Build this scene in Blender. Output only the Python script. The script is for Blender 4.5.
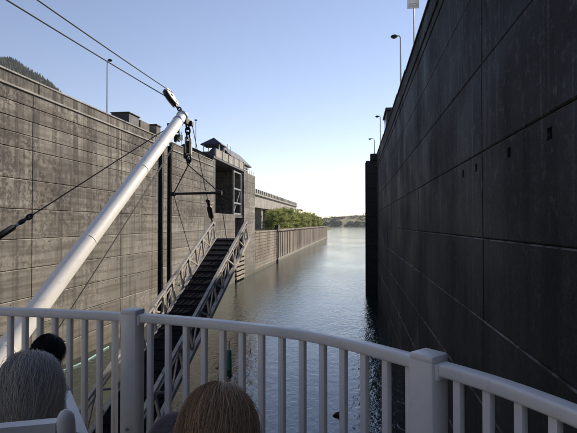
import bpy, bmesh, math, random
import numpy as np
from mathutils import Vector, Matrix, noise

for o in list(bpy.data.objects): bpy.data.objects.remove(o)
scene = bpy.context.scene
COL = scene.collection
R = math.radians

# ------------------------------------------------------------------ camera
EYE = 11.1
cam_d = bpy.data.cameras.new('camera'); cam = bpy.data.objects.new('camera', cam_d); COL.objects.link(cam)
cam_d.sensor_width = 36; cam_d.lens = 36 * 465 / 577; cam_d.clip_start = 0.05; cam_d.clip_end = 20000
cam.location = (0, 0, EYE); cam.rotation_euler = (R(90 + 0.92), 0, R(8.26))
scene.camera = cam

# ------------------------------------------------------------------ sky, sun, exposure
SUN_EL, SUN_AZ = 29.0, 26.5            # azimuth measured from +Y (down the lock) towards +X
world = bpy.data.worlds.new('World'); scene.world = world; world.use_nodes = True
wn = world.node_tree.nodes; wl = world.node_tree.links
bg = wn['Background']; sky = wn.new('ShaderNodeTexSky'); sky.sky_type = 'NISHITA'
sky.sun_disc = False; sky.sun_elevation = R(SUN_EL); sky.sun_rotation = R(SUN_AZ)
sky.air_density = 1.0; sky.dust_density = 0.0; sky.ozone_density = 1.0
gain = wn.new('ShaderNodeMix'); gain.data_type = 'RGBA'; gain.blend_type = 'MULTIPLY'; gain.inputs[0].default_value = 1.0
gain.inputs[7].default_value = (1.12, 0.98, 1.01, 1)          # camera white balance of the photograph
wl.new(sky.outputs[0], gain.inputs[6]); wl.new(gain.outputs[2], bg.inputs[0]); bg.inputs[1].default_value = 0.077
sd = bpy.data.lights.new('sun', 'SUN'); sun = bpy.data.objects.new('sun', sd); COL.objects.link(sun)
sd.energy = 4.6; sd.angle = R(0.53); sd.color = (1.0, 0.90, 0.76)
sv = Vector((math.sin(R(SUN_AZ)) * math.cos(R(SUN_EL)), math.cos(R(SUN_AZ)) * math.cos(R(SUN_EL)), math.sin(R(SUN_EL))))
sun.rotation_euler = (-sv).to_track_quat('-Z', 'Y').to_euler(); sun.location = (40, 20, 80)
vs = scene.view_settings
vs.view_transform = 'Standard'; vs.look = 'None'; vs.gamma = 1; vs.exposure = 0.85; vs.use_curve_mapping = False

# ------------------------------------------------------------------ helpers
ORG = {}
def link(o, parent=None, loc=None):
    COL.objects.link(o)
    if parent is not None: o.parent = parent
    return o
def org(o): return ORG.get(o.name, Vector((0, 0, 0)))
def tag(o, label=None, cat=None, group=None, kind=None):
    if label: o['label'] = label
    if cat: o['category'] = cat
    if group: o['group'] = group
    if kind: o['kind'] = kind
    return o
def thing(name, loc, label, cat, group=None):
    o = bpy.data.objects.new(name, None); o.empty_display_size = 0.2; COL.objects.link(o)
    o.location = loc; ORG[o.name] = Vector(loc)
    return tag(o, label, cat, group)

class MB:
    """collects faces in world coordinates"""
    def __init__(s): s.v = []; s.f = []; s.smooth = False
    def add(s, vs, fs):
        b = len(s.v); s.v += [tuple(x) for x in vs]; s.f += [tuple(i + b for i in q) for q in fs]
    def box(s, a, b, ch=0.0):
        x0, y0, z0 = a; x1, y1, z1 = b
        if ch <= 0:
            s.add([(x0,y0,z0),(x1,y0,z0),(x1,y1,z0),(x0,y1,z0),(x0,y0,z1),(x1,y0,z1),(x1,y1,z1),(x0,y1,z1)],
                  [(0,3,2,1),(4,5,6,7),(0,1,5,4),(1,2,6,5),(2,3,7,6),(3,0,4,7)])
        else:
            bm = bmesh.new(); bmesh.ops.create_cube(bm, size=1)
            for v in bm.verts: v.co = Vector(((x0+x1)/2 + v.co.x*(x1-x0), (y0+y1)/2 + v.co.y*(y1-y0), (z0+z1)/2 + v.co.z*(z1-z0)))
            bmesh.ops.bevel(bm, geom=bm.edges[:], offset=ch, segments=2, affect='EDGES', profile=0.5)
            s.addbm(bm)
    def addbm(s, bm, M=None):
        bm.verts.index_update()
        s.add([(M @ v.co if M else v.co) for v in bm.verts], [[v.index for v in f.verts] for f in bm.faces]); bm.free()
    def frame(s, d):
        d = d.normalized(); u = Vector((0,0,1)) if abs(d.z) < 0.95 else Vector((0,1,0))
        a = d.cross(u).normalized(); return a, a.cross(d).normalized()
    def bar(s, p, q, w, h):
        p = Vector(p); q = Vector(q); a, b = s.frame(q - p); a = a*w/2; b = b*h/2
        s.add([p-a-b, p+a-b, p+a+b, p-a+b, q-a-b, q+a-b, q+a+b, q-a+b],
              [(0,3,2,1)[::-1],(4,5,6,7)[::-1],(0,1,5,4)[::-1],(1,2,6,5)[::-1],(2,3,7,6)[::-1],(3,0,4,7)[::-1]])
    def tube(s, pts, rad, n=10, caps=True):
        pts = [Vector(p) for p in pts]
        if not hasattr(rad, '__len__'): rad = [rad]*len(pts)
        b0 = len(s.v); a = None
        for i, p in enumerate(pts):
            d = (pts[min(i+1, len(pts)-1)] - pts[max(i-1, 0)]).normalized()
            if a is None: a, b = s.frame(d)
            else:
                a = (a - d*a.dot(d)).normalized(); b = a.cross(d).normalized()
            for k in range(n):
                t = 2*math.pi*k/n; s.v.append(tuple(p + (a*math.cos(t) + b*math.sin(t))*rad[i]))
        for i in range(len(pts)-1):
            for k in range(n):
                k2 = (k+1) % n; s.f.append((b0+i*n+k, b0+(i+1)*n+k, b0+(i+1)*n+k2, b0+i*n+k2))
        if caps:
            s.f.append(tuple(b0+k for k in range(n))); s.f.append(tuple(b0+(len(pts)-1)*n+k for k in range(n))[::-1])
    def sphere(s, c, r, seg=12, rings=8):
        bm = bmesh.new(); bmesh.ops.create_uvsphere(bm, u_segments=seg, v_segments=rings, radius=1)
        r = r if hasattr(r, '__len__') else (r, r, r)
        s.addbm(bm, Matrix.Translation(c) @ Matrix.Diagonal((r[0], r[1], r[2], 1)))
    def prism(s, poly, y0, y1, axis='y'):
        n = len(poly)
        f = {'y': lambda p, t: (p[0], t, p[1]), 'x': lambda p, t: (t, p[0], p[1]), 'z': lambda p, t: (p[0], p[1], t)}[axis]
        s.add([f(p, y0) for p in poly] + [f(p, y1) for p in poly],
              [tuple(range(n)), tuple(range(n, 2*n))[::-1]] + [(i, i+n, (i+1) % n + n, (i+1) % n) for i in range(n)])
    def mesh(s, name, off=Vector((0,0,0)), smooth=None):
        me = bpy.data.meshes.new(name)
        me.from_pydata([(x-off.x, y-off.y, z-off.z) for x, y, z in s.v], [], s.f); me.validate()
        bm = bmesh.new(); bm.from_mesh(me); bmesh.ops.recalc_face_normals(bm, faces=bm.faces); bm.to_mesh(me); bm.free()
        if smooth is not None:
            me.shade_smooth()
            if smooth > 0: me.set_sharp_from_angle(angle=R(smooth))
        return me
    def build(s, name, mat, parent=None, smooth=None, base=None):
        """parent: child in parent's frame.  base: own origin for a top-level mesh"""
        off = org(parent) if parent is not None else Vector(base or (0,0,0))
        o = bpy.data.objects.new(name, s.mesh(name, off, smooth)); link(o, parent)
        if parent is None: o.location = off
        ORG[o.name] = off
        if mat: o.data.materials.append(mat)
        return o
def inst(name, me, parent, wloc):
    o = bpy.data.objects.new(name, me); link(o, parent); o.location = Vector(wloc) - org(parent); ORG[o.name] = Vector(wloc); return o

# ------------------------------------------------------------------ materials
class NT:
    def __init__(s, name):
        s.m = bpy.data.materials.new(name); s.m.use_nodes = True; s.t = s.m.node_tree
        s.b = s.t.nodes['Principled BSDF']
        s.pos = s.t.nodes.new('ShaderNodeNewGeometry').outputs['Position']
        s.objc = s.t.nodes.new('ShaderNodeTexCoord').outputs['Object']
        s.rnd = s.t.nodes.new('ShaderNodeObjectInfo').outputs['Random']
    def map(s, sc, src=None, loc=(0,0,0)):
        n = s.t.nodes.new('ShaderNodeMapping'); n.inputs['Scale'].default_value = sc; n.inputs['Location'].default_value = loc
        s.t.links.new(src or s.pos, n.inputs[0]); return n.outputs[0]
    def noise(s, scale, detail=6, rough=0.55, vec=None, dist=0.0):
        n = s.t.nodes.new('ShaderNodeTexNoise'); n.inputs['Scale'].default_value = scale
        n.inputs['Detail'].default_value = detail; n.inputs['Roughness'].default_value = rough; n.inputs['Distortion'].default_value = dist
        s.t.links.new(vec or s.pos, n.inputs['Vector']); return n.outputs['Fac']
    def vor(s, scale, vec=None):
        n = s.t.nodes.new('ShaderNodeTexVoronoi'); n.inputs['Scale'].default_value = scale
        s.t.links.new(vec or s.pos, n.inputs['Vector']); return n.outputs['Distance']
    def ramp(s, x, a, b, lo=0.0, hi=1.0):
        n = s.t.nodes.new('ShaderNodeMapRange'); n.interpolation_type = 'SMOOTHSTEP'
        s.t.links.new(x, n.inputs[0])
        for i, v in enumerate((a, b, lo, hi)): n.inputs[i+1].default_value = v
        return n.outputs[0]
    def math(s, op, a, b=None):
        n = s.t.nodes.new('ShaderNodeMath'); n.operation = op
        for i, v in enumerate((a, b)):
            if v is None: continue
            if isinstance(v, (int, float)): n.inputs[i].default_value = v
            else: s.t.links.new(v, n.inputs[i])
        return n.outputs[0]
    def sep(s, i, src=None):
        n = s.t.nodes.new('ShaderNodeSeparateXYZ'); s.t.links.new(src or s.pos, n.inputs[0]); return n.outputs[i]
    def mix(s, f, a, b, mode='MIX'):
        n = s.t.nodes.new('ShaderNodeMix'); n.data_type = 'RGBA'; n.blend_type = mode
        for i, v in ((0, f), (6, a), (7, b)):
            if isinstance(v, (int, float)): n.inputs[i].default_value = v
            elif isinstance(v, tuple): n.inputs[i].default_value = (*v, 1)
            else: s.t.links.new(v, n.inputs[i])
        return n.outputs[2]
    def col(s, c):
        if isinstance(c, tuple): s.b.inputs['Base Color'].default_value = (*c, 1)
        else: s.t.links.new(c, s.b.inputs['Base Color'])
    def set(s, k, v):
        if isinstance(v, (int, float)): s.b.inputs[k].default_value = v
        else: s.t.links.new(v, s.b.inputs[k])
    def bump(s, h, strength=0.5, dist=0.02, prev=None):
        n = s.t.nodes.new('ShaderNodeBump'); n.inputs['Strength'].default_value = strength; n.inputs['Distance'].default_value = dist
        s.t.links.new(h, n.inputs['Height'])
        if prev: s.t.links.new(prev, n.inputs['Normal'])
        s.t.links.new(n.outputs[0], s.b.inputs['Normal']); return n.outputs[0]

def m_simple(name, c, rough=0.6, metal=0.0, var=0.25, scale=6.0, bump=0.0, spec=0.4, local=True):
    n = NT(name); v = n.objc if local else n.pos
    f = n.noise(scale, 6, 0.6, v)
    lo = tuple(x*(1-var) for x in c); hi = tuple(min(1, x*(1+var)) for x in c)
    n.col(n.mix(n.ramp(f, 0.3, 0.7), lo, hi)); n.set('Roughness', n.ramp(f, 0.2, 0.8, max(0.05, rough-0.1), min(1, rough+0.12)))
    n.set('Metallic', metal); n.set('Specular IOR Level', spec)
    if bump: n.bump(n.noise(scale*8, 5, 0.6, v), bump, 0.01)
    return n.m

def m_lit_concrete():
    n = NT('weathered_concrete')
    big = n.noise(0.16, 4, 0.5)
    c = n.mix(n.ramp(big, 0.35, 0.65), (0.260, 0.236, 0.202), (0.372, 0.342, 0.296))
    strata = n.noise(1.0, 5, 0.6, n.map((0.3, 0.10, 2.6)))
    c = n.mix(n.ramp(strata, 0.42, 0.62, 0, 0.7), c, (0.125, 0.105, 0.082))
    streak = n.noise(1.0, 6, 0.6, n.map((0.8, 2.1, 0.10)))
    c = n.mix(n.ramp(streak, 0.48, 0.66, 0, 0.65), c, (0.085, 0.077, 0.066))
    run = n.noise(1.0, 8, 0.68, n.map((0.5, 1.5, 0.045), loc=(2, 7, 0)))
    c = n.mix(n.math('MULTIPLY', n.ramp(run, 0.50, 0.60), n.ramp(n.sep(2), 7.0, 19.0, 0.15, 0.85)), c, (0.060, 0.050, 0.040))   # run-down stains from the coping
    # black algae and erosion speckle, heavier on the upper lifts
    z = n.sep(2)
    up = n.ramp(z, 8.0, 13.0, 0.22, 1.0)
    sp = n.noise(2.2, 12, 0.78); zone = n.noise(0.22, 3, 0.5, n.map((1, 1, 1.3), loc=(3, 8, 2)))
    k = n.math('MULTIPLY', n.ramp(sp, 0.47, 0.58), n.math('MULTIPLY', n.ramp(zone, 0.40, 0.56), up))
    c = n.mix(n.math('MULTIPLY', k, 0.9), c, (0.045, 0.041, 0.036))
    k2 = n.math('MULTIPLY', n.ramp(n.noise(0.13, 4, 0.6, n.map((1, 1, 1.5), loc=(5, 21, 3))), 0.46, 0.58), n.math('MULTIPLY', n.ramp(sp, 0.38, 0.54), n.ramp(z, 9.5, 13.0)))
    c = n.mix(n.math('MULTIPLY', k2, 0.5), c, (0.055, 0.050, 0.044))
    # pale scour where the lining has worn off
    sc = n.noise(3.0, 10, 0.75, n.map((1, 1, 1), loc=(11, 3, 7))); zone2 = n.noise(0.30, 2, 0.5, n.map((1, .8, 1.8), loc=(30, 4, 0)))
    c = n.mix(n.math('MULTIPLY', n.ramp(sc, 0.50, 0.60), n.ramp(zone2, 0.50, 0.64, 0, 0.6)), c, (0.43, 0.385, 0.325))
    fine = n.noise(26, 6, 0.7)
    c = n.mix(n.ramp(fine, 0.38, 0.64, 0, 0.45), c, (0.10, 0.092, 0.080))
    # damp green band above the water
    c = n.mix(n.ramp(n.math('ADD', z, n.math('MULTIPLY', streak, 1.5)), 3.2, 0.6, 0, 0.6), c, (0.085, 0.085, 0.055))
    nn = n.t.nodes.new('ShaderNodeNewGeometry').outputs['True Normal']
    c = n.mix(n.math('MULTIPLY', n.ramp(n.sep(2, nn), 0.35, 0.7), n.ramp(n.noise(0.9, 6, 0.7), 0.40, 0.62, 0.0, 0.8)), c, (0.40, 0.37, 0.32))   # silt on the ledges, with sunlight on their tops painted in
    br = n.ramp(n.rnd, 0, 1, 0.84, 1.12)
    hs = n.t.nodes.new('ShaderNodeHueSaturation'); n.t.links.new(c, hs.inputs['Color']); n.t.links.new(br, hs.inputs['Value'])
    n.col(hs.outputs[0]); n.set('Roughness', 0.9); n.set('Specular IOR Level', 0.2)
    p = n.bump(sp, 0.5, 0.05); n.bump(fine, 0.4, 0.012, p)
    return n.m
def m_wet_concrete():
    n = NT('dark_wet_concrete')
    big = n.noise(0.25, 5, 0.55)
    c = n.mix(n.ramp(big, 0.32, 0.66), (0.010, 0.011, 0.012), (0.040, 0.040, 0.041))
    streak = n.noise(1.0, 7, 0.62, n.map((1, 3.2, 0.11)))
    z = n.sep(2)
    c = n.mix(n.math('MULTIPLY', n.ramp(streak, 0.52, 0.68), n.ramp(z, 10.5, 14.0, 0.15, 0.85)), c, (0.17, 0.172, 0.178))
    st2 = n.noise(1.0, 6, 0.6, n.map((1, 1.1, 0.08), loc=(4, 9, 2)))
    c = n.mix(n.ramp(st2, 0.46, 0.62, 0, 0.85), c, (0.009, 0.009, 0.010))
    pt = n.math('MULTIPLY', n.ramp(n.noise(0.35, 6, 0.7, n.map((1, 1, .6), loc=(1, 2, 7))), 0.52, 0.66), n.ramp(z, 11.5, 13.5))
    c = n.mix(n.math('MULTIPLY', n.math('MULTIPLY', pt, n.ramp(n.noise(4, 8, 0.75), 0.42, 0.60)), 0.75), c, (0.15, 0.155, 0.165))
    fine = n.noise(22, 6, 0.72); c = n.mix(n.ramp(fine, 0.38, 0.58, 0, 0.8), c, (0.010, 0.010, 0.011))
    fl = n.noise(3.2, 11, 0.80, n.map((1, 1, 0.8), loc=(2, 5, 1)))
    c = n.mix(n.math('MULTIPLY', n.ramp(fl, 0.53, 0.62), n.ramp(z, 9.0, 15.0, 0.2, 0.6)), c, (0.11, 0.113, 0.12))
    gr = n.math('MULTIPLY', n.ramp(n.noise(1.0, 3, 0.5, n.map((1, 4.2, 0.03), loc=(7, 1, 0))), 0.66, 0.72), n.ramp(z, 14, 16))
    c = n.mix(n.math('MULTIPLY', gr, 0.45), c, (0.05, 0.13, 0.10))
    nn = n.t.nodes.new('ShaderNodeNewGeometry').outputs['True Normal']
    c = n.mix(n.math('MULTIPLY', n.ramp(n.sep(2, nn), 0.35, 0.7), n.ramp(n.noise(0.9, 6, 0.7), 0.40, 0.62, 0.1, 0.9)), c, (0.21, 0.21, 0.205))   # silt plus skylight on upward ledge faces, put into the colour
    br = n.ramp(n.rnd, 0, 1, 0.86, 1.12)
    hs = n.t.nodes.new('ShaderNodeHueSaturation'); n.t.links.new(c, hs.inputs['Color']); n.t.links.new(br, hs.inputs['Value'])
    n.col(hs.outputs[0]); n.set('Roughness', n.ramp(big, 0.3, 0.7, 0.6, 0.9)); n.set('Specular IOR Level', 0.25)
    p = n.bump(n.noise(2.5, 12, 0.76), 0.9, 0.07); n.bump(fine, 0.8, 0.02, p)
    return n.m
def m_guide():
    n = NT('stained_pile_concrete')
    big = n.noise(0.08, 4, 0.5); streak = n.noise(1, 6, 0.6, n.map((0.6, 0.9, 0.08))); z = n.sep(2)
    c = n.mix(n.ramp(big, 0.35, 0.65), (0.185, 0.15, 0.115), (0.29, 0.24, 0.19))
    c = n.mix(n.ramp(streak, 0.44, 0.58, 0, 0.8), c, (0.085, 0.062, 0.046))
    c = n.mix(n.ramp(z, 3.5, 0.4, 0, 0.55), c, (0.30, 0.275, 0.235))
    c = n.mix(n.ramp(z, 0.9, 0.2, 0, 0.8), c, (0.09, 0.085, 0.06))
    n.col(c); n.set('Roughness', 0.9); n.set('Specular IOR Level', 0.2); n.bump(n.noise(3, 8, 0.7), 0.5, 0.05)
    return n.m
def m_water():
    n = NT('river_water')
    n.col((0.012, 0.022, 0.018)); n.set('Roughness', 0.05); n.b.inputs['IOR'].default_value = 2.0
    n.set('Specular IOR Level', 0.5)
    v = n.map((1.0, 0.72, 1))
    a = n.noise(0.55, 3, 0.5, v, 0.4); b = n.noise(1.9, 4, 0.55, v, 0.6); c = n.noise(6.5, 3, 0.5, v)
    patch = n.ramp(n.noise(0.035, 3, 0.5, n.map((1.4, 0.5, 1))), 0.35, 0.65, 0.5, 1.0)
    h = n.math('ADD', n.math('MULTIPLY', a, 0.55), n.math('ADD', n.math('MULTIPLY', b, 0.55), n.math('MULTIPLY', c, 0.10)))
    n.bump(n.math('MULTIPLY', h, patch), 1.0, 0.115)
    return n.m
def m_paint(name, c, grime=(0.25, 0.22, 0.18), amt=0.5, rough=0.38, scale=3.0, rust=0.0):
    n = NT(name)
    f = n.noise(scale, 9, 0.68, n.objc); g = n.noise(scale*7, 6, 0.65, n.objc)
    x = n.mix(n.ramp(f, 0.50, 0.72, 0, amt), c, grime)
    x = n.mix(n.ramp(g, 0.55, 0.75, 0, amt*0.5), x, grime)
    if rust:
        r = n.noise(scale*2.3, 10, 0.72, n.map((1, 1, 1), n.objc, (5, 3, 1)))
        x = n.mix(n.ramp(r, 0.55, 0.64, 0, rust), x, (0.14, 0.062, 0.03))
    n.col(x); n.set('Roughness', n.ramp(f, 0.3, 0.8, rough, min(1, rough+0.25))); n.bump(g, 0.12, 0.004)
    return n.m
def m_leaf(name, a, b):
    n = NT(name); f = n.noise(0.7, 4, 0.6); g = n.noise(7, 2, 0.5)
    c = n.mix(n.ramp(f, 0.35, 0.65), a, b); c = n.mix(n.ramp(g, 0.4, 0.65, 0, 0.6), c, tuple(x*0.55 for x in a)); n.col(c)
    n.set('Roughness', 0.65); n.set('Specular IOR Level', 0.25)
    tr = n.t.nodes.new('ShaderNodeBsdfTranslucent'); mx = n.t.nodes.new('ShaderNodeMixShader'); mx.inputs[0].default_value = 0.45
    n.t.links.new(c, tr.inputs[0]); out = n.t.nodes['Material Output']
    n.t.links.new(n.b.outputs[0], mx.inputs[1]); n.t.links.new(tr.outputs[0], mx.inputs[2]); n.t.links.new(mx.outputs[0], out.inputs[0])
    return n.m
def m_hair(name, a, b, rough=0.42):
    n = NT(name); at = n.t.nodes.new('ShaderNodeAttribute'); at.attribute_name = 'strand'
    c = n.mix(at.outputs['Fac'], a, b); n.col(c); n.set('Roughness', rough); n.set('Specular IOR Level', 0.6)
    return n.m
def m_ground(name, a, b, sc=0.05):
    n = NT(name); f = n.noise(sc, 8, 0.65); n.col(n.mix(n.ramp(f, 0.35, 0.65), a, b)); n.set('Roughness', 0.95); n.set('Specular IOR Level', 0.1)
    n.bump(n.noise(sc*12, 6, 0.7), 0.5, 0.5); return n.m

M = dict(
    lit=m_lit_concrete(), wet=m_wet_concrete(), guide=m_guide(), water=m_water(),
    white=m_paint('white_rail_paint', (0.92, 0.86, 0.78), (0.64, 0.58, 0.50), 0.3, 0.26, 5.0, 0.10),
    boom=m_paint('boom_paint', (0.86, 0.83, 0.78), (0.60, 0.56, 0.50), 0.3, 0.42, 1.6, 0.15),
    stage=m_paint('weathered_stage_paint', (0.46, 0.43, 0.39), (0.15, 0.13, 0.11), 0.85, 0.6, 2.5, 0.5),
    planks=m_simple('dark_planking', (0.013, 0.013, 0.017), 0.9, var=0.5, scale=5, bump=0.2, local=False, spec=0.08),  # near-black planking with uneven tone
    iron=m_simple('black_iron', (0.022, 0.021, 0.021), 0.55, 0.4, 0.4, 20, 0.2),
    steel=m_simple('dark_steel_and_recess_shade', (0.018, 0.018, 0.020), 0.6, 0.3, 0.5, 1.5, 0.2),  # gate steel, kept dark to carry the shade inside recess and slots too
    galv=m_simple('galvanised_steel', (0.38, 0.39, 0.40), 0.45, 0.7, 0.25, 10),
    wire=m_simple('wire_rope', (0.030, 0.028, 0.027), 0.75, 0.1, 0.4, 60),
    cream=m_paint('cream_block_paint', (0.70, 0.60, 0.46), (0.10, 0.08, 0.06), 0.9, 0.5, 9.0, 0.5),
    brownconc=m_simple('brown_concrete', (0.13, 0.115, 0.095), 0.9, var=0.5, scale=1.6, bump=0.4),
    darkconc=m_simple('dark_housing', (0.030, 0.032, 0.036), 0.7, var=0.4, scale=1.6),
    pale=m_simple('pale_concrete', (0.33, 0.305, 0.27), 0.9, var=0.3, scale=0.8, bump=0.3),
    viad=m_simple('viaduct_concrete', (0.30, 0.275, 0.24), 0.9, var=0.3, scale=0.5, bump=0.3),
    roof=m_simple('slate_blue_roof', (0.022, 0.030, 0.055), 0.8, 0.0, 0.25, 1.2),
    glass=m_simple('dark_window_glass', (0.03, 0.035, 0.04), 0.08, 0, 0.2, 2, spec=0.6),
    whitep=m_simple('white_frame_paint', (0.62, 0.62, 0.60), 0.5, var=0.25, scale=2),
    portal=m_simple('weathered_grey_steel', (0.20, 0.20, 0.20), 0.7, 0.0, 0.45, 1.2),
    red=m_simple('red_sign_paint', (0.42, 0.06, 0.05), 0.5, var=0.2),
    timber=m_simple('weathered_fender_timber', (0.26, 0.22, 0.175), 0.9, var=0.45, scale=2.5, bump=0.4),
    deck=m_simple('grey_deck_paint', (0.20, 0.21, 0.22), 0.6, var=0.25, scale=3, bump=0.2),
    hull=m_paint('white_hull_paint', (0.70, 0.70, 0.69), (0.35, 0.32, 0.28), 0.4, 0.4, 1.2),
    leafA=m_leaf('willow_green_leaves', (0.24, 0.28, 0.085), (0.36, 0.37, 0.14)),
    leafB=m_leaf('mid_green_leaves', (0.16, 0.21, 0.06), (0.24, 0.265, 0.09)),
    bark=m_simple('bark', (0.10, 0.08, 0.06), 0.95, var=0.35, scale=6, bump=0.6),
    conifer=m_simple('dark_conifer_needles', (0.018, 0.030, 0.022), 0.9, var=0.55, scale=0.02, local=False),
    bankwood=m_simple('bank_foliage', (0.045, 0.070, 0.030), 0.9, var=0.5, scale=0.05, local=False),
    mount=m_ground('forested_slope', (0.022, 0.034, 0.022), (0.045, 0.055, 0.032), 0.01),
    farhill=m_ground('dry_hill', (0.22, 0.19, 0.11), (0.07, 0.085, 0.045), 0.012),
    grass=m_ground('dry_grass', (0.13, 0.12, 0.06), (0.07, 0.09, 0.035), 0.15),
    pave=m_ground('lock_apron', (0.22, 0.21, 0.19), (0.29, 0.275, 0.25), 0.3),
    skin=m_simple('skin', (0.52, 0.33, 0.25), 0.5, var=0.08, scale=12),
    drift=m_simple('driftwood', (0.10, 0.06, 0.04), 0.85, var=0.4, scale=8, bump=0.5),
    teal=m_simple('teal_plastic', (0.07, 0.20, 0.18), 0.5, var=0.2),
)
def cloth(name, c): return m_simple(name, c, 0.9, var=0.25, scale=30, bump=0.4, spec=0.15)

# ================================================================== THE SETTING
XL, XR = -22.9, 3.33                       # chamber faces
b = MB(); b.add([(-4000, -300, 0), (4000, -300, 0), (4000, 9000, 0), (-4000, 9000, 0)], [(0, 1, 2, 3)])
tag(b.build('water', M['water']), 'green grey rippled river water in the lock and beyond', kind='structure')

def terrain(name, xs, ys, fn, mat, label):
    b = MB(); nx, ny = len(xs), len(ys)
    b.v = [(x, y, fn(x, y)) for y in ys for x in xs]
    b.f = [(j*nx+i, j*nx+i+1, (j+1)*nx+i+1, (j+1)*nx+i) for j in range(ny-1) for i in range(nx-1)]
    return tag(b.build(name, mat, smooth=0), label, kind='structure')
def nz(x, y, s, o=5): return noise.fractal(Vector((x*s, y*s, 3.7)), 1.0, 2.0, o)
rtv = Vector((math.cos(R(8.26)), math.sin(R(8.26)))); fwv = Vector((-math.sin(R(8.26)), math.cos(R(8.26))))
PK = Vector((-1470., 1795.))
def mount_h(x, y):
    d = Vector((x, y)) - PK; t = d.dot(rtv); s = d.dot(fwv)
    prof = 725 - (0.35*t + 0.0020*t*t if t > 0 else -0.30*t)
    if t > 240: prof = 725 - 199 - (t-240)*1.15
    h = prof - max(0, -s)*0.62 - max(0, s)*0.3
    return max(-5, h + 26*nz(x, y, 0.006))
terrain('mountain', list(np.linspace(-2900, -350, 86)), list(np.linspace(900, 3000, 70)), mount_h, M['mount'], 'dark forested mountain behind the left lock wall')
rng = random.Random(5)
b = MB(); cnt = 0
while cnt < 11000:
    t = rng.uniform(-420, 520); s = rng.uniform(-520, 60)
    p = PK + rtv*t + fwv*s; h = mount_h(p.x, p.y)
    if h < 250: cnt += 1; continue
    H = rng.uniform(8, 21); r = H*rng.uniform(0.2, 0.3); n = 5; a0 = rng.random()*6
    b.add([(p.x + r*math.cos(a0+k*2*math.pi/n), p.y + r*math.sin(a0+k*2*math.pi/n), h+H*0.08) for k in range(n)] + [(p.x, p.y, h+H)],
          [(k, (k+1) % n, n) for k in range(n)]); cnt += 1
tag(b.build('conifer_forest', M['conifer']), 'dense dark conifers covering the mountain above the left wall', 'forest', kind='stuff')

def far_h(x, y):
    e = min(1, max(0, (y-2080)/260)); w = min(1, max(0, (x+260)/200))
    return -4 + e*(16 + w*26 + 0.03*max(0, x) + 20*nz(x, y, 0.004) + 9*nz(x, y, 0.017)) * min(1, (3400-y)/500 + 0.2)
terrain('far_hills', list(np.linspace(-2200, 1800, 130)), list(np.linspace(2060, 3400, 45)), far_h, M['farhill'], 'low dry hills along the far shore of the river')
def far2_h(x, y): return -5 + 105*math.exp(-((y-4700)/420)**2)*(0.8 + 0.5*nz(x, y, 0.0012) + 0.00018*x)
terrain('distant_ridge', list(np.linspace(-3000, 3000, 80)), list(np.linspace(3900, 5600, 20)), far2_h, M['farhill'], 'pale distant ridge behind the low hills')

def bush(b, c, r, n, rg, size):
    """leaf-sized faces through a lump"""
    for _ in range(n):
        v = Vector((rg.gauss(0, 1), rg.gauss(0, 1), rg.gauss(0, 1))).normalized()
        rr = rg.random()**0.38
        p = Vector(c) + Vector((v.x*r[0], v.y*r[1], v.z*r[2]))*rr
        nrm = (v + Vector((rg.uniform(-.8, .8), rg.uniform(-.8, .8), rg.uniform(-.3, .9)))).normalized()
        a = nrm.orthogonal().normalized(); a.rotate(Matrix.Rotation(rg.random()*6.28, 3, nrm)); q = nrm.cross(a)
        s = size*rg.uniform(0.6, 1.3); a = a*s; q = q*s*0.62
        b.add([p-a, p-q*0.9+nrm*s*0.15, p+a, p+q*0.9+nrm*s*0.1], [(0, 1, 2, 3)])
rng = random.Random(9); b = MB()
for i in range(150):                          # wooded far bank reads as one mass
    x = rng.uniform(-420, 330); y = 2075 + rng.uniform(0, 120) + abs(x)*0.05
    for k in range(2): bush(b, (x+rng.uniform(-8, 8), y, far_h(x, y)+rng.uniform(3, 9)), (11, 9, rng.uniform(6, 11)), 60, rng, 2.6)
for i in range(120):
    x = rng.uniform(-400, 330); y = rng.uniform(2250, 2800)
    bush(b, (x, y, far_h(x, y)+5), (rng.uniform(9, 22), 10, rng.uniform(4, 8)), 45, rng, 3)
tag(b.build('far_bank_wood', M['bankwood']), 'hazy belt of trees along the far river bank', 'wood', kind='stuff')
def bank_h(x, y):
    edge = -34 - (y-372)*0.030 + 6*nz(0, y, 0.01)
    return max(-3, min(5.5, (edge - x)*0.35))
terrain('left_bank', list(np.linspace(-460, -20, 60)), list(np.linspace(366, 1060, 60)), lambda x, y: bank_h(x, y) if y < 1030 else -3, M['grass'], 'grassy river bank beyond the end of the guide wall')
b = MB(); rng = random.Random(4)
for i in range(70):
    y = rng.uniform(395, 1000); x = -44 - (y-372)*0.030 - abs(rng.gauss(0, 14)); hh = rng.uniform(3, 7)
    for k in range(3): bush(b, (x+rng.uniform(-3, 3), y+rng.uniform(-3, 3), bank_h(x, y)+hh*rng.uniform(.4, 1)), (hh*.75, hh*.75, hh*.6), 70, rng, 1.0)
tag(b.build('left_bank_wood', M['bankwood']), 'low dark trees along the left bank past the guide wall', 'wood', kind='stuff')

# land behind the walls
b = MB(); b.box((-900, -200, 0.5), (XL-3.0, 73, 20.25)); tag(b.build('left_apron', M['pave']), 'lock apron behind the left wall', kind='structure')
b = MB(); b.box((-900, 73.2, 0.5), (XL-8.6, 104.2, 20.2)); tag(b.build('gate_apron', M['pave']), 'apron behind the lock gate', kind='structure')
b = MB(); b.box((-900, 104.4, 0.2), (XL-1.25, 371, 9.15)); tag(b.build('guide_wall_ground', M['grass']), 'grassy ground behind the guide wall', kind='structure')
b = MB(); b.box((XR+3.0, -200, 0.5), (900, 100, 20.25)); tag(b.build('right_apron', M['pave']), 'lock apron behind the right wall', kind='structure')

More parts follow.
